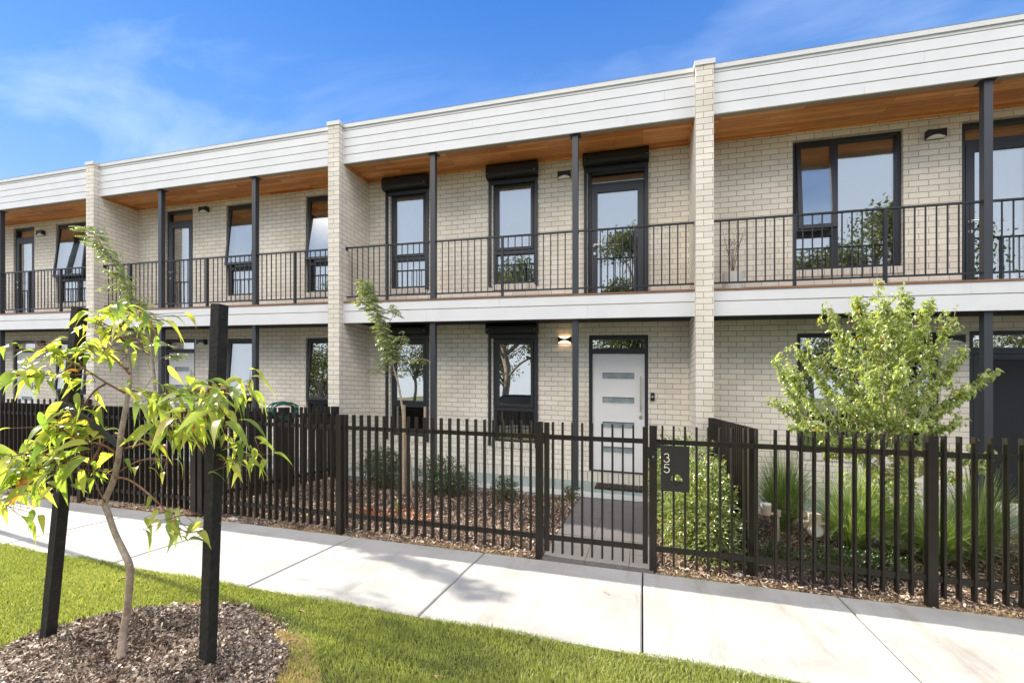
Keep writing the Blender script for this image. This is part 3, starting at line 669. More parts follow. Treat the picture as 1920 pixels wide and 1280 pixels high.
# ------------------------------------------------------------------ things on the porches and balcony
b = MB()
for k in range(12):
    x = -.74+k*.062; b.box(x, x+.056, 7.30, 7.72, .1, .125+.004*(k % 2))
tag(b.build('doormat', paint('coir_mat', (.03, .018, .01), .95, var=.5, nscale=60)), 'dark ribbed doormat on the porch before the white front door', 'doormat')
pt = thing('potted_plant', 'wispy dry plant in a white fluted pot on the right balcony', 'potted plant', (1.33, 7.62, 3.18))
b = MB(); n = 48; v0 = []
for (r, z) in ((.115, 0), (.135, .02), (.15, .345), (.145, .35), (.13, .345), (.125, .28)): v0.append((r, z))
for (r, z) in v0:
    for k in range(n):
        a = 2*math.pi*k/n; rr = r*(1+(.02 if k % 2 else -.02)*(1 if .01 < z < .34 else 0)); b.v.append((1.33+rr*math.cos(a), 7.62+rr*math.sin(a), 3.18+z))
for i in range(len(v0)-1):
    for k in range(n): b.f.append((i*n+k, i*n+(k+1) % n, (i+1)*n+(k+1) % n, (i+1)*n+k)); b.uv += [(0, 0)]*4; b.mi.append(0)
b.build('pot', PALE, pt)
b = MB(); P = []; D = []
for k in range(9):
    a = random.uniform(0, 6.28); l = random.uniform(.45, .78); sp = random.uniform(.05, .28)
    pts = [Vector((1.33, 7.62, 3.46)), Vector((1.33+.4*sp*math.cos(a), 7.62+.4*sp*math.sin(a), 3.46+l*.5)), Vector((1.33+sp*math.cos(a), 7.62+sp*.7*math.sin(a), 3.46+l))]
    b.tube(pts, [.005, .003, .0015], 5)
    for j in range(10):
        t = random.uniform(.3, 1); p = pts[0].lerp(pts[1], t*2) if t < .5 else pts[1].lerp(pts[2], t*2-1); q_ = p+Vector((random.uniform(-.08, .08), random.uniform(-.06, .06), random.uniform(.0, .09))); b.tube([p, q_], [.0018, .001], 4, 0, 1)
        P.append(q_); D.append((random.uniform(-1, 1), random.uniform(-1, 1), random.uniform(-.6, .6)))
b.build('stem', TWIG, pt)
T, TF = leaf_t([.02, .2, .02], .2, 0, .1); D = np.array(D)
scatter('foliage', T, TF, P, frames(D, np.tile([0, 0, 1.], (len(P), 1)), np.full(len(P), .03), np.full(len(P), .03)), DBUSH, pt)

# ------------------------------------------------------------------ fences
FY = 4.25
def picket_run(p0, p1, first=.047, step=.0945, skip=()):
    """pickets and two rails between two ground points (x, y); pickets are 16 x 50 flats set edge on"""
    (xa, ya), (xb, yb) = p0, p1; L = math.hypot(xb-xa, yb-ya); ux, uy = (xb-xa)/L, (yb-ya)/L; vx, vy = -uy, ux; b = MB()
    def bx(a0, a1, w, z0, z1):
        q = []
        for (a, s) in ((a0, -w), (a1, -w), (a1, w), (a0, w)): q.append((xa+ux*a+vx*s, ya+uy*a+vy*s))
        A = [(x, y, gz(x)+z0) for x, y in q]; B = [(x, y, gz(x)+z1) for x, y in q]; b.hull(A, B)
    n = int((L-first)/step)+1
    cuts = [first+k*step for k in range(n) if first+k*step < L-.012]
    for c in cuts: bx(c-.008, c+.008, .025, .068, 1.31)
    # rails threaded between pickets
    ed = [0]+[e for c in cuts for e in (c-.008, c+.008)]+[L]
    for k in range(0, len(ed), 2):
        if ed[k+1]-ed[k] > .003:
            bx(ed[k], ed[k+1], .012, 1.145, 1.188); bx(ed[k], ed[k+1], .012, .185, .232)
    return b
def fpost(x, y, parent, w=.065, h=1.305, cap=True):
    z = gz(x); b = MB().box(x-w/2, x+w/2, y-w/2, y+w/2, z-.1, z+h)
    if cap: b.box(x-w/2-.001, x+w/2+.001, y-w/2-.001, y+w/2+.001, z+h-.004, z+h+.004)
    b.build('post', FENCE, parent)
def brackets(x, y, s, parent):
    b = MB()
    for z in (1.13, .17): b.box(x+s*.033, x+s*.075, y-.018, y+.018, gz(x)+z, gz(x)+z+.075)
    b.build('rail_bracket', FENCE, parent)
fg = 'black picket fences along the front gardens'
def fence(label, posts, last=True, first_post=True, group=fg):
    t = thing('picket_fence', label, 'fence', (posts[0], FY, 0), group)
    for x in posts[(0 if first_post else 1):(None if last else -1)]: fpost(x, FY, t)
    for a, b_ in zip(posts[:-1], posts[1:]):
        picket_run((a+(.0325 if first_post or a != posts[0] else .001), FY), (b_-(.0325 if last or b_ != posts[-1] else .0), FY)).build('picket_panel', FENCE, t)
    return t
fence('stretch of black picket fence at the far left edge, before the leftmost townhouse', [-18.0, -15.85, -13.7, -11.6])
fence('long unbroken black picket fence behind the young gum tree', [-11.5, -9.4, -7.3, -5.28])
f2 = fence('black picket fence between the dividing fence and the gate, behind the tree shadow', [-5.18, -3.2, -.955])
f3 = fence('short black picket fence carrying the number plate, right of the gate', [.09, 1.02], last=False)
f4 = fence('black picket fence in front of the pear tree and strappy grasses', [1.02, 2.14, 4.3, 6.5, 8.7], first_post=False)
# gate
gt = thing('garden_gate', 'closed black picket gate in front of the paved entry path', 'gate', (-.43, FY, 0))
zg = gz(-.4)
MB().box(-.905, -.86, FY-.022, FY+.022, .075+zg, 1.30+zg).build('stile', FENCE, gt); MB().box(.0, .045, FY-.022, FY+.022, .075+zg, 1.30+zg).build('stile', FENCE, gt)
picket_run((-.86, FY), (.0, FY), .038, .0925).build('picket_panel', FENCE, gt)
b = MB()
for z in (1.10, .20): MB().box(-.922, -.903, FY-.03, FY+.012, z+zg, z+.10+zg).build('hinge', SHUT, gt)
b = MB().box(.04, .062, FY-.04, FY+.02, 1.02+zg, 1.12+zg).box(.07, .115, FY-.045, FY-.0335, 1.0+zg, 1.09+zg).box(.105, .155, FY-.05, FY-.036, 1.12+zg, 1.17+zg); la = b.build('latch', SHUT, gt)
MB().cyl((.09, FY-.046, 1.04+zg), (0, -1, 0), .008, .006, 10).build('latch_pin', STEEL, la)
# number plate with mail slot
pl = thing('letterbox_plate', 'black metal plate reading 35 with a round mail opening beside the gate', 'letterbox', (.27, FY-.04, .75))
x0, x1, z0, z1 = .155, .392, .742, 1.142; cx, cz, rr = .285, .845, .05; yp0, yp1 = FY-.045, FY-.0265
b = MB(); n = 32
def rectpt(a):
    dx, dz = math.cos(a), math.sin(a); t = min(((x1-cx) if dx > 0 else (x0-cx))/dx if abs(dx) > 1e-6 else 9, ((z1-cz) if dz > 0 else (z0-cz))/dz if abs(dz) > 1e-6 else 9); return (cx+dx*t, cz+dz*t)
angs = sorted([2*math.pi*k/n for k in range(n)]+[math.atan2(zc-cz, xc-cx) % (2*math.pi) for xc in (x0, x1) for zc in (z0, z1)])
def inner(a): return (cx+rr*math.cos(a), cz+rr*math.sin(a))
for i, a in enumerate(angs):
    a2 = angs[(i+1) % len(angs)]; p, p2, q1, q2 = inner(a), inner(a2), rectpt(a), rectpt(a2)
    b.quad([(p[0], yp0, p[1]), (q1[0], yp0, q1[1]), (q2[0], yp0, q2[1]), (p2[0], yp0, p2[1])]); b.quad([(p2[0], yp1, p2[1]), (q2[0], yp1, q2[1]), (q1[0], yp1, q1[1]), (p[0], yp1, p[1])])
    b.quad([(p[0], yp1, p[1]), (p[0], yp0, p[1]), (p2[0], yp0, p2[1]), (p2[0], yp1, p2[1])]); b.quad([(q1[0], yp0, q1[1]), (q1[0], yp1, q1[1]), (q2[0], yp1, q2[1]), (q2[0], yp0, q2[1])])
b.build('plate', paint('matt_black_plate', (.013, .012, .011), .6, var=.05), pl)
MB().box(cx-.046, cx+.046, yp1+.002, yp1+.06, cz-.028, cz-.018).box(cx-.05, cx+.05, yp0+.004, yp0+.010, cz-.048, cz-.012).build('mail_flap', SHUT, pl)
DIG = paint('cream_numerals', (.80, .74, .58), .5)
def stroke(pts, name):
    b = MB(); y = yp0-.004
    b.tube([(x, y, z) for x, z in pts], .0033, 6, 0, 1); return b.build(name, DIG, pl)
gx, gw, gh = .180, .048, .074
def arc(cx, cz, rx, rz, a0, a1, n=14): return [(cx+rx*math.cos(R(a0+(a1-a0)*k/n)), cz+rz*math.sin(R(a0+(a1-a0)*k/n))) for k in range(n+1)]
zt = 1.072; m_ = zt-gh*.47
stroke(arc(gx+.022, zt-.018, .019, .0175, 160, -90)+arc(gx+.022, m_-.0205, .023, .0205, 90, -165), 'numeral')
zt = .978
stroke([(gx+.044, zt), (gx+.010, zt), (gx+.004, zt-.033)]+arc(gx+.0225, zt-.05, .0225, .0235, 125, -160), 'numeral')
# dividing fences
dg = 'black picket fences dividing neighbouring front gardens'
for xd, lb in ((-11.66, 'dividing picket fence at the far left between two front gardens'), (-5.3, 'dividing picket fence with the green hose over it'), (.93, 'dividing picket fence right of the number plate, running back to the brick pillar')):
    t = thing('dividing_fence', lb, 'fence', (xd, FY+.2, 0), dg)
    for y in ((4.42, 6.93) if xd > 0 else (4.40, 5.7, 6.93)): fpost(xd, y, t, .065)
    ys = (4.42, 6.93) if xd > 0 else (4.40, 5.7, 6.93)
    for a, b_ in zip(ys[:-1], ys[1:]): picket_run((xd, a+.0325), (xd, b_-.0325)).build('picket_panel', FENCE, t)

def coil(pts_c, r, n, th, name, mt):
    b = MB(); pts = []
    for k in range(n*12):
        a = k/12*2*math.pi; pts.append((pts_c[0]+.045*math.sin(k*.37)+.02*k/(n*12), pts_c[1]+r*(1+.12*math.sin(k*.7))*math.cos(a), pts_c[2]+r*.42*(1+.2*math.sin(k*.9))*math.sin(a)))
    b.tube(pts, th, 6, 0, 1); return b.build(name, mt, smooth=True)
tag(coil((-5.25, 5.62, 1.22), .27, 6, .009, 'garden_hose', HOSE), 'coiled green garden hose slung over the fence top left of the brick pillar', 'hose')

# ------------------------------------------------------------------ garden: mulch, meters, rocks
def chips(name, P, mat_, lab_, cat_, size=(.012, .035), tilt=.5, parent=None):
    n = len(P); T = np.array([(-.5, -.5, 0), (.5, -.4, .06), (.45, .5, 0), (-.5, .45, .1)]); TF = np.array([(0, 1, 2, 3)])
    d = np.stack([rng.normal(size=n), rng.normal(size=n), rng.normal(size=n)*tilt], 1); up = np.stack([rng.normal(size=n)*tilt, rng.normal(size=n)*tilt, np.ones(n)], 1)
    Lh = rng.uniform(size[0]*1.2, size[1]*1.7, n)*np.where(rng.random(n) < .06, 2.2, 1); Wh = Lh*rng.uniform(.1, .45, n)
    o = scatter(name, T, TF, P, frames(d, up, Lh, Wh), mat_, parent); tag(o, lab_, cat_, kind='stuff'); return o
n = 120000
X = rng.uniform(-9, 4.6, n); Yc = 4.21+(7.0-4.21)*rng.random(n)**1.25
keep = ~((X > -.93) & (X < .10)); X, Yc = X[keep], Yc[keep]
Z = .009*X+rng.uniform(-.008, .022, len(X))+.02*np.clip((Yc-4.21)/.25, 0, 1)-.012
chips('mulch', np.stack([X, Yc, Z], 1), CHIP, 'bark and wood chip mulch covering the fenced garden beds', 'mulch', (.006, .021))
n = 240; a = rng.random(n)*6.28; r = rng.random(n)**.5
chips('orange_mulch', np.stack([-3.0+.55*r*np.cos(a)+rng.normal(size=n)*.03, 5.02+.26*r*np.sin(a), .02+rng.uniform(.0, .02, n)], 1), CHIPO, 'patch of orange red chips in the mulch before the thin tree', 'mulch', (.015, .045))
def meter(name, x, y, lbl, cat, kind):
    t = thing(name, lbl, cat, (x, y, 0)); z = gz(x); b = MB()
    b.tube([(x-.11, y, z-.05), (x-.11, y, z+.30), (x-.07, y, z+.34), (x+.0, y, z+.34)], [.02]*4, 10)
    b.tube([(x+.11, y, z-.05), (x+.11, y, z+.30), (x+.07, y, z+.34), (x+.0, y, z+.34)], [.02]*4, 10); b.build('pipe', CREAM, t, True)
    if kind:
        MB().cyl((x, y+.05, z+.28), (0, -1, 0), .07, .12, 22).box(x-.05, x+.05, y-.05, y+.05, z+.335, z+.44).build('meter_body', CREAM, t)
        MB().cyl((x, y-.071, z+.28), (0, -1, 0), .055, .008, 20).build('dial', PALE, t)
    else:
        MB().cyl((x, y, z+.33), (0, 0, 1), .05, .10, 18).cyl((x+.11, y, z+.32), (0, 0, 1), .034, .07, 14).build('meter_body', CREAM, t)
        MB().cyl((x, y, z+.431), (0, 0, 1), .052, .02, 18).build('lid', PALE, t)
meter('gas_meter', 1.65, 5.2, 'cream gas meter with round dial among the strappy grasses', 'meter', True)
meter('water_meter', 1.28, 5.45, 'small pipework and valve just right of the dividing fence post', 'meter', False)
meter('gas_meter', -6.35, 5.35, 'cream meter behind the long fence right of the tall black stake', 'meter', True)
meter('water_meter', -7.9, 5.3, 'cream pipe meter behind the long fence left of the tall black stake', 'meter', False)
tag(MB().lathe((2.30, 5.15, gz(2.3)-.01), [(0, .035), (.05, .034), (.085, .025), (.09, 0)], 14).build('valve_cover', paint('grey_cover', (.36, .38, .38), .7, var=.1)), 'flat grey round cover lying in the mulch under the pear tree', 'cover')
def rock(c, s, name, lbl, m):
    me = bpy.data.meshes.new(name); import bmesh; bm = bmesh.new(); bmesh.ops.create_icosphere(bm, subdivisions=2, radius=1)
    for v in bm.verts:
        k = 1+random.uniform(-.14, .14); v.co = Vector(fall([(c[0]+v.co.x*s[0]*k, c[1]+v.co.y*s[1]*k, c[2]+v.co.z*s[2]*k)])[0])
    bm.to_mesh(me); bm.free(); me.materials.append(m); o = link(bpy.data.objects.new(name, me)); tag(o, lbl, 'stone'); return o
ROCK = ground('pale_stone', [(.3, (.40, .37, .33)), (.7, (.62, .59, .54))], 20, 40, .01)
rock((.82, 4.38, .02), (.035, .03, .022), 'stone', 'small white stone at the fence foot right of the number plate', ROCK)
rock((-4.7, 4.27, -.03), (.07, .04, .02), 'stone', 'pale flat stone at the foot of the fence right of the black stake', ROCK)

# ------------------------------------------------------------------ plants
def bush(lbl, blobs, n, mt, ls=.045, name='shrub', cat='shrub', stems=True):
    c0 = blobs[0][0]; t = thing(name, lbl, cat, (c0[0], c0[1], gz(c0[0])))
    P = []; D = []
    wts = np.array([b_[1][0]*b_[1][1]*b_[1][2] for b_ in blobs]); wts = wts/wts.sum()
    for (c, r), w in zip(blobs, wts):
        m = int(n*w); v = rng.normal(size=(m, 3)); v /= np.linalg.norm(v, axis=1)[:, None]; rad = rng.random(m)**.45*(1+.13*np.sin(v[:, 0]*9+c[0]*7)*np.cos(v[:, 2]*8)+rng.normal(size=m)*.07)
        p = np.array(c)+v*np.array(r)*rad[:, None]; P.append(p); D.append(v+np.array([0, 0, .35])+rng.normal(size=(m, 3))*.65)
    P = np.concatenate(P); D = np.concatenate(D); k = P[:, 2] > gz(c0[0])+.01; P, D = P[k], D[k]; m = len(P)
    up = np.stack([rng.normal(size=m)*.6, rng.normal(size=m)*.6, np.ones(m)], 1)
    T, TF = leaf_t([.02, .26, .2, .01], .25, .05, .3)
    L = rng.uniform(.7, 1.35, m)*ls
    scatter('foliage', T, TF, P, frames(D, up, L, L*.85), mt, t, smooth=True)
    b = MB()
    for k in range(26):
        i = rng.integers(m); p = Vector(P[i]); g = Vector((c0[0]+(p.x-c0[0])*.35, c0[1]+(p.y-c0[1])*.35, gz(c0[0]))); b.tube([g, g.lerp(p, .5)+Vector((0, 0, .05)), p], [.007, .005, .002], 5)
    b.build('stem', TWIG, t); return t
bush('glossy light green bush behind the number plate', [((.60, 5.05, .44), (.34, .5, .50)), ((.48, 5.6, .56), (.40, .5, .56)), ((.62, 4.66, .28), (.30, .28, .36)), ((.28, 6.3, .55), (.26, .4, .50)), ((.36, 4.95, .3), (.24, .35, .36))], 17000, BUSH, .046)
bush('low small leaved shrub at the feet of the strappy grasses', [((1.72, 4.78, .10), (.40, .22, .15)), ((2.1, 4.9, .10), (.32, .22, .13)), ((1.25, 4.95, .08), (.16, .2, .12))], 4200, DBUSH, .028)
sg = 'dark shrubs along the porch of the shuttered house'
bush('dark shrub left of the thin tree stake near the porch', [((-4.1, 6.55, .30), (.42, .30, .34))], 2600, DBUSH, .042)
bush('dark shrub right of the thin tree stake near the porch', [((-3.0, 6.45, .26), (.42, .30, .31)), ((-2.65, 6.45, .18), (.25, .2, .2))], 2600, DBUSH, .042)
bush('smallest dark shrub before the porch, midway between tree and entry path', [((-1.95, 6.35, .16), (.22, .18, .19))], 900, DBUSH, .036)
bush('small dark plant at the corner of porch and entry path', [((-1.05, 6.8, .10), (.12, .10, .12))], 260, DBUSH, .034)
def strappy(x, y, h, spread, n, lbl):
    z = gz(x); P = []; t_ = np.linspace(0, 1, 7); a = rng.random(n)*6.283; base = rng.random(n)**.5*.07; l = h*rng.uniform(.55, 1.15, n); sp = spread*rng.uniform(.15, 1.2, n); w = rng.uniform(.0045, .0085, n)
    V = np.zeros((n, 7, 2, 3))
    for i, t in enumerate(t_):
        rad = base+sp*t**1.5; zz_ = z+l*(t-.42*(sp/max(spread, .01))**1.5*t**2.6)
        cx_, cy_ = x+rad*np.cos(a), y+rad*np.sin(a); ww = w*(1-t*.85)
        for s, sg_ in ((0, -1), (1, 1)): V[:, i, s, 0] = cx_-np.sin(a)*ww*sg_; V[:, i, s, 1] = cy_+np.cos(a)*ww*sg_; V[:, i, s, 2] = zz_
    F_ = []; base_i = np.arange(n)*14
    for i in range(6): F_.append(np.stack([base_i+2*i, base_i+2*i+1, base_i+2*i+3, base_i+2*i+2], 1))
    o = big('strappy_grass', V.reshape(-1, 3), np.concatenate(F_), STRAP, None, np.repeat(rng.random(n), 14), True)
    tag(o, lbl, 'grass plant', 'strappy grass tussocks behind the right fence')
strappy(1.6, 6.05, 1.0, .5, 1000, 'strappy grass tussock nearest the dividing fence, behind the gas meter')
strappy(2.05, 5.4, .92, .6, 1000, 'strappy grass tussock left of the pear tree trunk')
strappy(2.7, 5.3, .72, .55, 850, 'strappy grass tussock under the pear tree trunk')
strappy(3.25, 5.7, .9, .55, 850, 'strappy grass tussock right of the pear tree stakes')
strappy(3.6, 5.1, .85, .48, 1100, 'brightest strappy grass tussock near the right edge of the photo')
strappy(4.2, 5.6, 1.0, .55, 850, 'strappy grass tussock at the right edge of the garden, behind the others')
strappy(1.25, 5.1, .12, .1, 14, 'tiny grass tuft in the mulch by the dividing fence post')
strappy(-3.15, 5.35, .22, .14, 9, 'tuft of long bright grass blades in the mulch before the thin tree')

def leaves_on(path, n, T, TF, L, W_, out, spread, droop, r0=.0, P=None, D=None, S=None, tmin=.25):
    pts = [Vector(p) for p in path]
    for _ in range(n):
        t = random.uniform(tmin, 1)*(len(pts)-1); i = min(int(t), len(pts)-2); p = pts[i].lerp(pts[i+1], t-i); d = (pts[i+1]-pts[i]).normalized()
        q = Vector((random.gauss(0, 1), random.gauss(0, 1), random.gauss(0, 1))).normalized()
        P.append(p+q*r0*random.random()); D.append(d*out+q*spread+Vector((0, 0, -droop))); S.append(random.uniform(.5, 1.3)*L)
# ---- pear tree behind the right fence
tp = thing('pear_tree', 'bushy young pear tree with curled bright leaves behind the right fence', 'tree', (2.72, 5.95, 0))
b = MB(); Yt = 5.62
trunk = [at(1668, 1028, 5.7), at(1662, 940, 5.7), at(1652, 880, 5.68), at(1655, 800, 5.65), at(1660, 740, 5.62), at(1655, 660, 5.62), at(1648, 590, 5.62), at(1645, 520, 5.6)]
b.tube(trunk, [.035, .032, .028, .024, .018, .012, .007, .003], 9)
P, D, S = [], [], []
shoots = [((1660, 780), (1620, 640), (1605, 560), -.2), ((1656, 800), (1590, 700), (1563, 585), -.1), ((1655, 830), (1560, 740), (1487, 645), .0), ((1655, 840), (1530, 770), (1478, 700), -.3), ((1653, 850), (1520, 800), (1442, 750), -.1),
          ((1520, 800), (1478, 730), (1452, 672), -.1), ((1653, 850), (1560, 820), (1480, 800), -.35), ((1658, 760), (1690, 640), (1700, 550), -.25), ((1658, 760), (1720, 650), (1745, 562), .0), ((1660, 780), (1740, 690), (1783, 600), -.2),
          ((1660, 800), (1760, 720), (1812, 655), .1), ((1655, 830), (1760, 770), (1815, 730), -.3), ((1655, 830), (1770, 770), (1868, 695), -.1), ((1653, 850), (1740, 810), (1805, 790), -.3), ((1660, 760), (1670, 650), (1660, 560), -.35),
          ((1656, 800), (1640, 690), (1630, 590), .25), ((1656, 800), (1680, 700), (1720, 620), .3), ((1655, 820), (1600, 740), (1540, 680), .3), ((1655, 820), (1720, 760), (1780, 700), .35), ((1655, 830), (1620, 770), (1580, 760), -.45),
          ((1655, 830), (1690, 790), (1730, 800), -.45), ((1655, 830), (1640, 760), (1630, 700), -.5), ((1655, 830), (1680, 740), (1690, 680), -.45), ((1652, 880), (1600, 850), (1540, 850), -.2), ((1652, 900), (1690, 870), (1720, 860), -.1),
          ((1660, 930), (1690, 900), (1680, 960), -.35), ((1660, 950), (1640, 930), (1600, 915), -.2), ((1660, 900), (1740, 880), (1800, 900), -.5), ((1660, 900), (1780, 850), (1850, 880), -.55), ((1660, 960), (1700, 990), (1660, 1020), -.3)]
for (p0, p1, p2, dy) in shoots:
    pp = [at(*p0, Yt), at(*p1, Yt+dy*.6), at(*p2, Yt+dy)]; b.tube(pp, [.011, .007, .0025], 6)
    mid = [pp[0], pp[0].lerp(pp[1], .5), pp[1], pp[1].lerp(pp[2], .5), pp[2]]
    ln = (pp[1]-pp[0]).length+(pp[2]-pp[1]).length
    leaves_on(mid, int(ln*190), None, None, .050, 0, .3, .8, .5, .04, P, D, S, .2)
    for k in range(int(ln*7)):
        t = random.uniform(.25, .95)*(len(mid)-1); i = int(t); p = mid[i].lerp(mid[i+1], t-i); q_ = p+Vector((random.uniform(-.12, .12), random.uniform(-.14, .14), random.uniform(.02, .2)))
        b.tube([p, q_], [.004, .002], 5, 0, 1); leaves_on([p, q_], 15, None, None, .048, 0, .3, .8, .5, .03, P, D, S, .2)
leaves_on(trunk[4:], 60, None, None, .075, 0, .3, .8, .3, .03, P, D, S, .1)
for k in range(170):
    c_ = at(random.gauss(1655, 62), random.uniform(600, 850), 5.62+random.gauss(0, .18)); q_ = c_+Vector((random.uniform(-.06, .06), random.uniform(-.06, .06), .16)); b.tube([c_, q_], [.003, .0015], 4, 0, 1)
    leaves_on([c_, q_], 11, None, None, .05, 0, .3, .8, .5, .035, P, D, S, .0)
for k in range(60):
    c_ = at(random.gauss(1662, 30), random.uniform(850, 1000), 5.62+random.gauss(0, .1)); q_ = c_+Vector((random.uniform(-.08, .08), random.uniform(-.06, .06), .10)); b.tube([c_, q_], [.003, .0015], 4, 0, 1)
    leaves_on([c_, q_], 9, None, None, .055, 0, .3, .8, .5, .035, P, D, S, .0)
b.build('trunk', BARK, tp, True)
T, TF = leaf_t([.02, .30, .36, .22, .01], .55, .06, .42)
P = np.array(P); D = np.array(D); S = np.array(S); up = np.stack([rng.normal(size=len(P))*.7, rng.normal(size=len(P))*.7, np.ones(len(P))], 1)
scatter('crown', T, TF, P, frames(D, up, S, S*.85), PEAR, tp, smooth=True)
def stake(pb, pt_, lbl, mt=STAKEW, w=.045, w2=None, name='tree_stake', grp='timber stakes beside the young garden trees'):
    o = MB().beam(pb, pt_, w, w2 or w).build(name, mt); tag(o, lbl, 'stake', grp); return o
stake((2.32, 5.66, -.05), (2.28, 5.66, 1.12), 'pale timber stake left of the pear tree trunk')
stake((2.73, 5.84, -.05), (2.70, 5.84, 1.15), 'pale timber stake right of the pear tree trunk')
tag(MB().beam((2.29, 5.63, .90), (2.71, 5.81, .87), .03, .006, (0, 0, 1)).build('tree_tie', CREAM), 'tan tie strap stretched between the two pear tree stakes', 'tree tie')

# ---- feathery leaved young trees
def feather_tree(lbl, trunk, rad, brs, fronds, loc, flen=.16, droop=.35, tmin=.3):
    t = thing('feathery_tree', lbl, 'tree', loc, 'slender feathery leaved saplings'); b = MB(); b.tube(trunk, rad, 8); paths = [(trunk, fronds)]
    for (pp, nf) in brs: b.tube(pp, [.006]+[.004]*(len(pp)-2)+[.002], 6); paths.append((pp, nf))
    LP, LD, LU, LL = [], [], [], []
    for (pp, nf) in paths:
        pp = [Vector(p) for p in pp]
        for k in range(nf):
            tt = random.uniform(tmin if pp is not paths[0] else tmin, 1)*(len(pp)-1); i = min(int(tt), len(pp)-2); p = pp[i].lerp(pp[i+1], tt-i)
            a = random.uniform(0, 6.283); d = Vector((math.cos(a), math.sin(a), random.uniform(-.25, .35))).normalized(); fl = flen*random.uniform(.7, 1.25)
            prev = p; m = 7; up = Vector((0, 0, 1))
            for j in range(m):
                d2 = (d+Vector((0, 0, -droop*j/m*1.6))).normalized(); nx = prev+d2*fl/m; side = d2.cross(up).normalized()
                for s in (-1, 1):
                    dd_ = (side*s+d2*.55+Vector((0, 0, -.25))); LP.append(nx); LD.append(dd_); LL.append(fl*.36*random.uniform(.8, 1.15)*(1-.35*abs(j-3)/3))
                if j == m-1: LP.append(nx); LD.append(d2); LL.append(fl*.26)
                if j == 0: b.tube([p, p+d2*fl*.5, nx+(d2+Vector((0, 0, -droop*.6)))*fl*.6], [.0016, .0012, .0008], 4, 0, 1)
                prev = nx
    b.build('trunk', BARK, t, True)
    T, TF = leaf_t([.03, .24, .03], .25, .05, .15); LP = np.array(LP); LD = np.array(LD); LL = np.array(LL); m = len(LP)
    scatter('crown', T, TF, LP, frames(LD, np.stack([rng.normal(size=m)*.35, rng.normal(size=m)*.35, np.ones(m)], 1), LL, LL*.9), PINN, t)
    return t
Ys = 6.05
tr = [at(757, 930, Ys), at(760, 860, Ys), at(757, 790, Ys), at(748, 725, Ys), at(735, 680, Ys), at(725, 640, Ys-.02), at(708, 590, Ys-.03), at(692, 550, Ys-.05), at(684, 525, Ys-.05)]
feather_tree('slender feathery sapling leaning left before the shuttered windows', tr, [.02, .018, .017, .015, .013, .011, .008, .005, .003],
             [([at(740, 690, Ys), at(765, 675, Ys-.1), at(795, 672, Ys-.15)], 9), ([at(735, 680, Ys), at(720, 690, Ys+.1), at(700, 700, Ys)], 7), ([at(712, 600, Ys), at(690, 580, Ys-.1), at(672, 560, Ys-.1)], 18), ([at(718, 620, Ys), at(738, 590, Ys), at(735, 570, Ys)], 16), ([at(742, 705, Ys), at(726, 692, Ys+.05), at(714, 668, Ys)], 14), ([at(730, 665, Ys), at(750, 645, Ys-.05), at(757, 620, Ys)], 14)], 250, (-3.45, Ys, 0), .14, .45, .5)
stake(at(757, 925, Ys-.06), at(757, 759, Ys-.06), 'split timber stake against the trunk of the sapling before the shuttered windows', w=.04)
stake(at(797, 925, Ys+.05), at(797, 762, Ys+.05), 'grey timber stake right of the sapling before the shuttered windows', w=.03)
stake(at(772, 930, Ys-.1), at(768, 850, Ys-.1), 'short leaning stick at the foot of the sapling before the shuttered windows', BARKP, .022)
Yl = 4.78
tr = [at(293, 860, Yl), at(293, 780, Yl), at(290, 719, Yl), at(284, 660, Yl-.05), at(270, 605, Yl-.15), at(250, 560, Yl-.25), at(228, 520, Yl-.35), at(205, 480, Yl-.42), at(182, 448, Yl-.5), at(163, 424, Yl-.55)]
feather_tree('tall feathery sapling rising behind the gum tree at left', tr, [.022, .02, .018, .016, .013, .011, .009, .007, .005, .003],
             [([at(284, 660, Yl), at(300, 640, Yl-.1), at(318, 650, Yl-.2)], 10), ([at(286, 680, Yl), at(310, 668, Yl), at(325, 665, Yl)], 8), ([at(284, 665, Yl), at(262, 640, Yl+.1), at(250, 610, Yl+.1)], 9), ([at(270, 605, Yl), at(285, 590, Yl-.1), at(292, 600, Yl-.1)], 8), ([at(290, 700, Yl), at(262, 740, Yl), at(220, 768, Yl)], 7), ([at(250, 560, Yl), at(225, 545, Yl-.3), at(205, 535, Yl-.3)], 6)], 155, (-7.6, Yl, 0), .155, .3, .42)

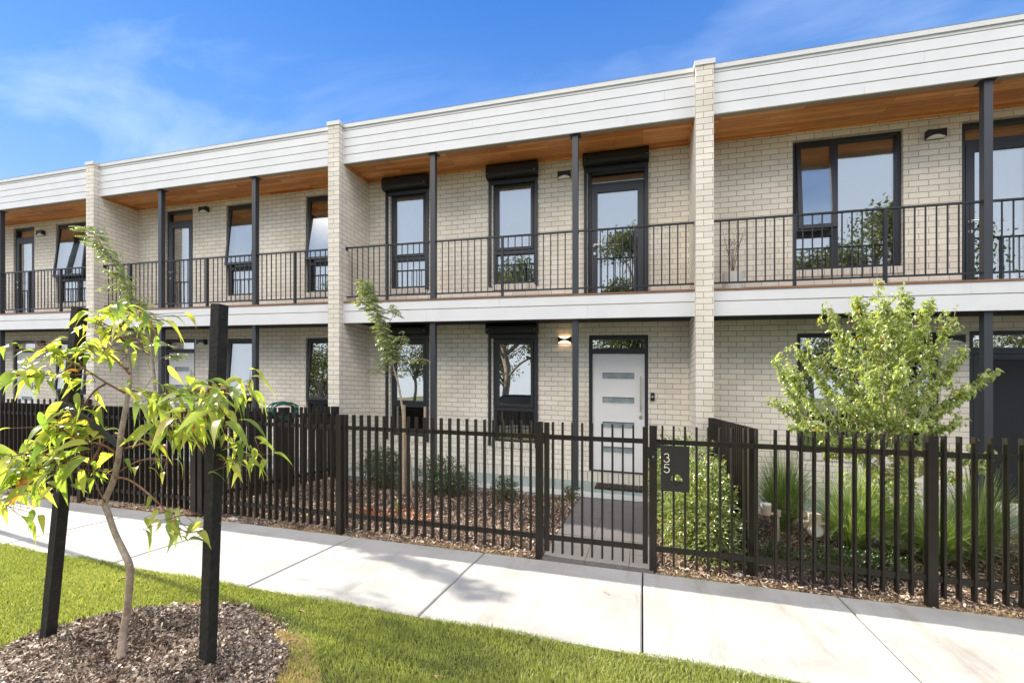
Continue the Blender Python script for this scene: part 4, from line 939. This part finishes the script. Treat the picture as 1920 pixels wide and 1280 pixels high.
# ---- young gum tree on the verge
tg = thing('gum_tree', 'young gum tree with long drooping leaves between two black stakes', 'tree', (-2.83, 1.84, 0)); YG = 1.84
tk = [(228, 1240), (231, 1190), (239, 1140), (243, 1095), (243, 1060), (231, 1032), (216, 1000), (204, 965), (197, 940), (211, 905), (221, 865), (227, 815), (238, 750), (244, 705), (240, 665), (232, 632), (222, 600), (224, 575)]
trunk = [at(x, y, YG+.02*math.sin(i)) for i, (x, y) in enumerate(tk)]
b = MB(); b.tube(trunk, [.026, .0195, .018, .0175, .018, .017, .0155, .0155, .016, .0145, .0145, .0135, .012, .010, .0075, .006, .0045, .003], 12)
for i, kx in ((4, 1), (7, -1), (9, 1), (11, -1)): b.tube([trunk[i], trunk[i]+Vector((.03*kx, -.01, .01))], [.010, .005], 8, 0, 1)
b.build('trunk', BARK, tg, True)
br = [  # pixel path, depth offset at the end, leaves, leaf length
 ([(238, 738), (200, 718), (156, 690), (100, 660), (62, 640)], -.22, 26, .15), ([(156, 690), (110, 700), (60, 706), (18, 700)], -.3, 20, .15), ([(200, 718), (175, 735), (150, 770), (120, 800)], -.1, 20, .15),
 ([(243, 700), (215, 672), (185, 655), (150, 640)], .15, 18, .14), ([(243, 732), (273, 734), (305, 741), (344, 737), (391, 730)], -.15, 46, .15), ([(391, 730), (430, 728), (470, 722)], -.2, 20, .13),
 ([(227, 842), (273, 830), (312, 812), (352, 800), (400, 800)], .1, 44, .16), ([(352, 800), (390, 850), (422, 862), (461, 858), (490, 852)], .0, 18, .13), ([(312, 812), (330, 780), (370, 770), (410, 770)], -.25, 40, .16),
 ([(216, 890), (250, 868), (290, 858), (330, 870)], .1, 8, .12), ([(215, 895), (240, 898), (273, 921), (305, 951), (324, 978), (352, 998), (384, 993)], -.1, 13, .12), ([(305, 951), (340, 965), (372, 960)], -.1, 8, .10),
 ([(219, 850), (190, 832), (150, 826), (110, 800), (80, 790)], -.2, 26, .16), ([(190, 832), (165, 870), (117, 862), (70, 880), (30, 905)], -.3, 34, .16), ([(117, 862), (70, 850), (20, 855)], -.35, 22, .15), ([(100, 880), (50, 910), (12, 950)], -.35, 20, .14),
 ([(214, 892), (176, 880), (129, 887)], -.05, 7, .13), ([(196, 940), (180, 905), (172, 865), (172, 826)], .05, 5, .11), ([(232, 640), (205, 612), (180, 600)], -.05, 12, .13), ([(226, 612), (245, 590), (262, 585), (285, 590)], -.05, 20, .14),
 ([(222, 600), (212, 585), (190, 580)], .0, 16, .13), ([(238, 660), (210, 655), (185, 650)], .05, 10, .12), ([(240, 690), (222, 682), (240, 665)], .0, 4, .09), ([(400, 800), (430, 800), (425, 840)], .0, 9, .13), ([(232, 632), (262, 640), (270, 660)], .0, 5, .11)]
P, D, S, tb = [], [], [], MB()
for (pp, dy, nl, L) in br:
    m = len(pp); w = [at(x, y, YG+dy*i/(m-1)) for i, (x, y) in enumerate(pp)]
    main = nl > 10; r0 = .007 if main else .0045
    tb.tube(w, [r0*(1-.8*i/(m-1)) for i in range(m)], 6)
    for k in range(int(nl*1.2)):
        t = random.uniform(.3, 1)**.8*(m-1); i = min(int(t), m-2); p = w[i].lerp(w[i+1], t-i); d = (w[i+1]-w[i]).normalized()
        off = Vector((random.gauss(0, .045), random.gauss(0, .08), random.gauss(0, .035)))
        q_ = p+off; tb.tube([p, q_], [.0018, .0012], 4, 0, 1)
        a = random.uniform(0, 6.283); P.append(q_); D.append(d*.55+Vector((math.cos(a)*.5, math.sin(a)*.5, random.uniform(-.15, .25)))); S.append(L*random.uniform(.5, 1.0))
tb.build('branch', TWIG, tg, True)
P = np.array(P); D = np.array(D); S = np.array(S); m = len(P); up = np.stack([rng.normal(size=m)*.55, rng.normal(size=m)*.55, np.ones(m)], 1)
rv = rng.random(m); prof = [.016, .100, .146, .152, .132, .090, .040, .002]
half = rng.random(m) < .5
T1, TF = leaf_t(prof, .8, .10, .18); T2, _ = leaf_t(prof, .55, -.09, .18)
M_ = frames(D, up, S, S)
V = np.where(half[:, None, None], np.einsum('nij,kj->nki', M_, T1), np.einsum('nij,kj->nki', M_, T2))+P[:, None, :]
# let each leaf hang: bend it down under its own weight
tt = np.repeat(np.linspace(0, 1, len(prof)), 3); V[:, :, 2] -= (tt**2)[None, :]*(S*.35)[:, None]
Fc = (TF[None]+(np.arange(m)*len(T1))[:, None, None]).reshape(-1, 4)
big('crown', V.reshape(-1, 3), Fc, EUC, tg, np.repeat(rv, len(T1)), True)
sgp = 'black stakes either side of the young gum tree'
stake(at(88, 1215, 1.84), at(150, 576, 1.84), 'leaning black stake left of the young gum tree', STAKE, .054, .054, grp=sgp)
stake(at(388, 1280, 1.84), at(412, 571, 1.84), 'upright black stake right of the young gum tree', STAKE, .056, .056, grp=sgp)
p0, p1 = at(130, 768, 1.80), at(228, 838, 1.83)
s = MB(); s.hull([p0+Vector((0, -.004, -.005)), p1+Vector((0, -.004, -.022)), p1+Vector((0, -.004, .022)), p0+Vector((0, -.004, .045))], [p0+Vector((0, .002, -.005)), p1+Vector((0, .002, -.022)), p1+Vector((0, .002, .022)), p0+Vector((0, .002, .045))])
c_ = at(229, 838, 1.84); s.cyl((c_.x, c_.y, c_.z-.024), (0, 0, 1), .0165, .046, 16)
s.tube([at(228, 838, 1.86), at(180, 800, 1.87), at(132, 775, 1.87)], [.012]*3, 6)
tag(s.build('tree_tie', RUB), 'black rubber strap tying the gum tree trunk to the left stake', 'tree tie')

# ------------------------------------------------------------------ mulch mound, lawn
MC = (-2.75, 1.75)
def mound_h(x, y):
    d = np.hypot((x-MC[0])/.88, (y-MC[1])/.80)
    h = .105*np.exp(-((d-.52)/.25)**2); h = h*(1+.35*np.sin(3*np.arctan2(y-MC[1], x-MC[0])+1.0)); return np.where(d < 1.06, h-.012, -.06)
nx, ny = 70, 60; xs = np.linspace(MC[0]-1.05, MC[0]+1.05, nx); ys = np.linspace(MC[1]-.9, MC[1]+.9, ny); gx_, gy_ = np.meshgrid(xs, ys, indexing='ij')
hz = mound_h(gx_, gy_)+.009*gx_+rng.normal(size=gx_.shape)*.004
V = np.stack([gx_, gy_, hz], 2).reshape(-1, 3); idx = np.arange(nx*ny).reshape(nx, ny)
Fc = np.stack([idx[:-1, :-1], idx[1:, :-1], idx[1:, 1:], idx[:-1, 1:]], 2).reshape(-1, 4)
o = big('mulch_mound', V, Fc, SOIL, None, None, True); struct(o)
n = 150000; a = rng.random(n)*6.283; d = rng.random(n)**.55*.97*(1+.05*np.sin(5*a)+.03*np.sin(13*a))*np.where(rng.random(n) < .04, 1.12, 1); X = MC[0]+d*.88*np.cos(a); Yc = MC[1]+d*.80*np.sin(a); k = Yc > .9; X, Yc = X[k], Yc[k]
Z = mound_h(X, Yc)+.009*X+rng.uniform(.0, .022, len(X))
chips('bark_mulch', np.stack([X, Yc, Z], 1), CHIPD, 'heaped grey brown bark mulch round the young gum tree', 'mulch', (.004, .017), .6)
def lawn(name, X, Yc, H_, mt, lbl):
    n = len(X); a = rng.random(n)*6.283; lean = rng.uniform(.1, .8, n)*H_; w = rng.uniform(.0016, .0034, n); z = .009*X-.015; b2 = rng.random(n)*6.283
    V = np.zeros((n, 5, 3)); ca, sa, cb_, sb_ = np.cos(a), np.sin(a), np.cos(b2), np.sin(b2)
    for i, (t, ww) in enumerate(((0, -1), (0, 1), (.55, .8), (.55, -.8))):
        V[:, i, 0] = X+ca*lean*t**1.6+cb_*w*ww; V[:, i, 1] = Yc+sa*lean*t**1.6+sb_*w*ww; V[:, i, 2] = z+H_*t
    V[:, 4, 0] = X+ca*lean; V[:, 4, 1] = Yc+sa*lean; V[:, 4, 2] = z+H_*.92
    base = np.arange(n)*5
    Q = np.stack([base, base+1, base+2, base+3], 1); T3 = np.stack([base+3, base+2, base+4, base+4], 1)
    # triangles stored as their own mesh faces
    me = bpy.data.meshes.new(name); Vf = fall(V.reshape(-1, 3)); me.vertices.add(len(Vf)); me.vertices.foreach_set('co', Vf.astype(np.float32).ravel())
    lv = np.concatenate([Q.ravel(), T3[:, :3].ravel()]).astype(np.int32); me.loops.add(len(lv)); me.loops.foreach_set('vertex_index', lv)
    me.polygons.add(2*n); me.polygons.foreach_set('loop_start', np.concatenate([np.arange(n)*4, n*4+np.arange(n)*3]).astype(np.int32))
    at_ = me.attributes.new('rnd', 'FLOAT', 'POINT'); patch = .5+.28*np.sin(X*2.3+1.7*np.sin(Yc*3.1))*np.cos(Yc*2.7+X); at_.data.foreach_set('value', np.repeat(np.clip(rng.random(n)*.62+patch*.38, 0, 1), 5).astype(np.float32))
    me.materials.append(mt); me.update(calc_edges=True); me.validate(); o = link(bpy.data.objects.new(name, me)); tag(o, lbl, 'grass', kind='stuff'); return o
n = 560000; X = rng.uniform(-8.0, 2.8, n); Yc = .15+2.71*rng.random(n)**.8
d = np.hypot((X-MC[0])/.88, (Yc-MC[1])/.80)+.05*np.sin(9*X)+.05*np.cos(11*Yc)
vis = (X*.2782*-1+Yc*.9605) > .3
k = (d > .93) & vis & (rng.random(n) < np.clip((d-.92)/(.18+.25*np.exp(-(np.arctan2(Yc-MC[1], X-MC[0])/.6)**2)), .08, 1)); X, Yc = X[k], Yc[k]
edge = Yc > 2.80; Hh = rng.uniform(.010, .036, len(X))*(1+.35*np.sin(X*5)*np.sin(Yc*7)); Hh[edge] *= 1.05
lawn('lawn_grass', X, Yc, Hh, GRASS, 'bright green lawn grass of the verge beside the footpath')
n = 48000; a = rng.uniform(-2.2, 2.6, n); d = .86+rng.random(n)**1.6*(.16+.26*np.exp(-((a-.1)/.6)**2))+.05*np.sin(a*4)+.03*np.sin(a*11); X = MC[0]+d*np.cos(a)*.88; Yc = MC[1]+d*.80*np.sin(a)
lawn('dry_grass', X, Yc, rng.uniform(.008, .026, n), DRYG, 'straw coloured dry grass along the edge of the bark mulch')
n = 22000; X = rng.uniform(-7.5, 4.6, n); Yc = 4.205+rng.random(n)**1.6*.14; k = ~((X > -.95) & (X < .1)) & (np.sin(X*3.1)+np.sin(X*7.7) > -.7); X, Yc = X[k], Yc[k]
lawn('weedy_edge', X, Yc, rng.uniform(.006, .024, len(X)), DRYG, 'thin dry weeds in the gap between footpath and picket fence')
LEAFD = chipmat('fallen_leaf', [(0, (.25, .11, .05)), (.6, (.40, .22, .10)), (1, (.5, .42, .33))])
T, TF = leaf_t([.01, .16, .14, .01], .3, .1, .5)
for (x, y, L, lb) in ((-3.95, 2.62, .08, 'curled dry leaf on the lawn left of the gum tree trunk'), (-1.05, 2.2, .06, 'dry leaf on the lawn near the bottom of the photo'), (-2.28, 2.58, .06, 'pale dry leaf on the lawn right of the upright black stake'), (-.30, 3.65, .045, 'small dry leaf on the footpath below the gate')):
    o = scatter('fallen_leaf', T, TF, [(x, y, gz(x)+(.028 if y < 2.8 else .006))], frames(np.array([[random.uniform(-1, 1), random.uniform(-1, 1), .1]]), np.array([[.1, .2, 1.]]), [L], [L]), LEAFD); tag(o, lb, 'leaf')

n = 150; X = rng.uniform(-6.5, 3.2, n); Yc = rng.uniform(2.88, 4.18, n)**1.0
scatter_o = scatter('leaf_litter', T, TF, np.stack([X, Yc, .009*X+.002], 1), frames(rng.normal(size=(n, 3))*np.array([1, 1, .05]), np.tile([0., 0, 1], (n, 1)), rng.uniform(.004, .016, n), rng.uniform(.004, .016, n)), LEAFD); tag(scatter_o, 'tiny bits of leaf and bark scattered over the pale footpath', 'litter', kind='stuff')
# ------------------------------------------------------------------ across the road (seen in the window glass)
def far_tree(x, y, h, w, lbl, seed, zlow=.25, n=5200, dens=9):
    r = np.random.default_rng(seed); t = thing('roadside_tree', lbl, 'tree', (x, y, 0), 'trees across the road'); b = MB(); rnd_ = random.Random(seed)
    b.tube([(x, y, -.2), (x+.1*w*.2, y, h*.3), (x-.05*w, y+.1, h*.6), (x, y, h*.9)], [.028*h, .022*h, .014*h, .004*h], 9)
    P = []; cl = []
    for k in range(dens):
        a = rnd_.uniform(0, 6.28); z0 = h*rnd_.uniform(.22, .6); rr = w*.5*rnd_.uniform(.35, .95); z1 = z0+h*rnd_.uniform(.12, .38)
        p1 = (x+rr*math.cos(a), y+rr*math.sin(a)*.8, min(z1, h*.93)); b.tube([(x, y, z0), (x+.5*rr*math.cos(a), y+.5*rr*math.sin(a), z0+(z1-z0)*.6), p1], [.010*h, .007*h, .002*h], 6); cl.append((p1, w*rnd_.uniform(.13, .26)))
    cl.append(((x, y, h*.86), w*.24)); cl.append(((x+.1*w, y, h*.7), w*.28))
    for (c, rad) in cl:
        m = n//len(cl); v = r.normal(size=(m, 3)); v /= np.linalg.norm(v, axis=1)[:, None]; sub = v*(r.random(m)**.5)[:, None]*rad*np.array([1, 1, .8]); sub += r.normal(size=(m, 3))*rad*.12; P.append(np.array(c)+sub)
    P = np.concatenate(P); P = P[P[:, 2] > h*zlow*.5]; m = len(P)
    D_ = r.normal(size=(m, 3)); D_[:, 2] -= .6; T_, TF_ = leaf_t([.05, .3, .05], .2, .0, .1)
    L = r.uniform(.12, .26, m)*(1 if y > -20 else 1.4)
    b.build('trunk', BARKP, t, True); scatter('crown', T_, TF_, P, frames(D_, r.normal(size=(m, 3)), L, L), TREEL, t, r.random(m))
far_tree(-9.6, -15.5, 10.5, 7.5, 'tall pale trunked gum tree across the road, mirrored in the middle lower window', 3, .3, 13000, 12)
far_tree(.2, -13.5, 13.0, 6.5, 'tall narrow tree across the road, mirrored in the glass of the balcony door', 5, .2, 16000, 14)
far_tree(12.2, -12.5, 11.8, 8.5, 'broad rounded tree across the road, mirrored in the wide upstairs window', 8, .2, 22000, 18)
far_tree(5.5, -17, 7.5, 6.0, 'lower leafy tree across the road between the narrow tree and the broad tree', 11, .15, 10000, 12)
# next street tree along the verge, outside the picture: its leaf shadow falls on the lawn
t = thing('street_tree', 'tall thin street tree on the verge beyond the left edge of the photo', 'tree', (-9.1, 3.3, 0)); b = MB()
b.tube([(-9.1, 3.4, -.1), (-9.08, 3.5, 1.9), (-9.25, 3.6, 3.8), (-9.35, 3.65, 5.5)], [.05, .04, .025, .006], 9); P = []
for k in range(16):
    a = random.uniform(0, 6.28); z0 = random.uniform(3.9, 5.0); r_ = random.uniform(.25, .5); p1 = (-9.4+r_*math.cos(a), 3.62+r_*math.sin(a), z0+random.uniform(.1, .7)); b.tube([(-9.3, 3.6, z0), p1], [.012, .003], 6, 0, 1)
    for j in range(26): P.append((p1[0]+random.gauss(0, .10), p1[1]+random.gauss(0, .10), p1[2]+random.gauss(0, .12)))
b.build('trunk', BARK, t, True); P = np.array(P); D_ = rng.normal(size=(len(P), 3)); D_[:, 2] -= .8; L = rng.uniform(.09, .15, len(P)); T, TF = leaf_t([.01, .11, .12, .09, .01], .5, .1, .2)
scatter('crown', T, TF, P, frames(D_, rng.normal(size=(len(P), 3)), L, L), EUC, t)
far_tree(-24.0, -14, 9.5, 7.5, 'leafy tree across the road at far left', 17, .15, 10000, 12)
for k in range(12):
    xk = -42+k*6.6+random.uniform(-1, 1); far_tree(xk, -38+random.uniform(-3, 3), random.uniform(8.0, 10.5), 9.5, ['conical', 'rounded', 'ragged', 'low'][k % 4]+' tree in the far belt, '+['leftmost', 'second', 'third', 'fourth', 'fifth', 'sixth', 'seventh', 'eighth', 'ninth', 'tenth', 'eleventh', 'rightmost'][k]+' from the left', 30+k, .03, 3600, 14)
def car(x, y, lbl, s=1):
    t = thing('parked_car', lbl, 'car', (x, y, 0)); z = gz(x)-.14
    prof = [(-2.25, .35), (-2.28, .75), (-2.1, .98), (-1.15, 1.08), (-.45, 1.60), (1.35, 1.66), (1.95, 1.52), (2.25, 1.02), (2.3, .45), (2.2, .32), (1.75, .30), (-1.8, .30)]
    b = MB(); sec = []
    for yy, sc_ in ((-.90, .0), (-.86, 1), (.86, 1), (.90, 0)):
        sec.append([(x+px*s, y+(yy*(1 if pz < 1.1 else .80)), z+(pz if sc_ or pz < 1.1 else pz-.05)) for px, pz in prof])
    for a, c in zip(sec[:-1], sec[1:]):
        for i in range(len(prof)): j = (i+1) % len(prof); b.quad([a[i], c[i], c[j], a[j]])
    b.quad(sec[0]); b.quad(sec[-1][::-1]); bd = b.build('body', CARP, t)
    for sy in (-1, 1):
        MB().quad([(x-1.05, y+sy*.905, z+1.08), (x+1.9, y+sy*.905, z+1.08), (x+1.35, y+sy*.77, z+1.55), (x-.45, y+sy*.77, z+1.5)]).build('side_window', SHUT, t)
        for wx in (-1.4, 1.4):
            w_ = MB().cyl((x+wx, y+sy*.93, z+.34), (0, -sy, 0), .34, .22, 24).build('wheel', TYRE, t); MB().cyl((x+wx, y+sy*.934, z+.34), (0, sy, 0), .21, .01, 16).build('rim', STEEL, w_)
    MB().box(x+2.27, x+2.31, y-.75, y-.45, z+.8, z+.95).build('headlight', PALE, t); MB().box(x+2.27, x+2.31, y+.45, y+.75, z+.8, z+.95).build('headlight', PALE, t)
car(-5.4, -3.6, 'dark car parked at the near kerb, mirrored in the middle lower window')
car(-17.5, -7.8, 'dark car parked at the far kerb, mirrored small in the left lower window')
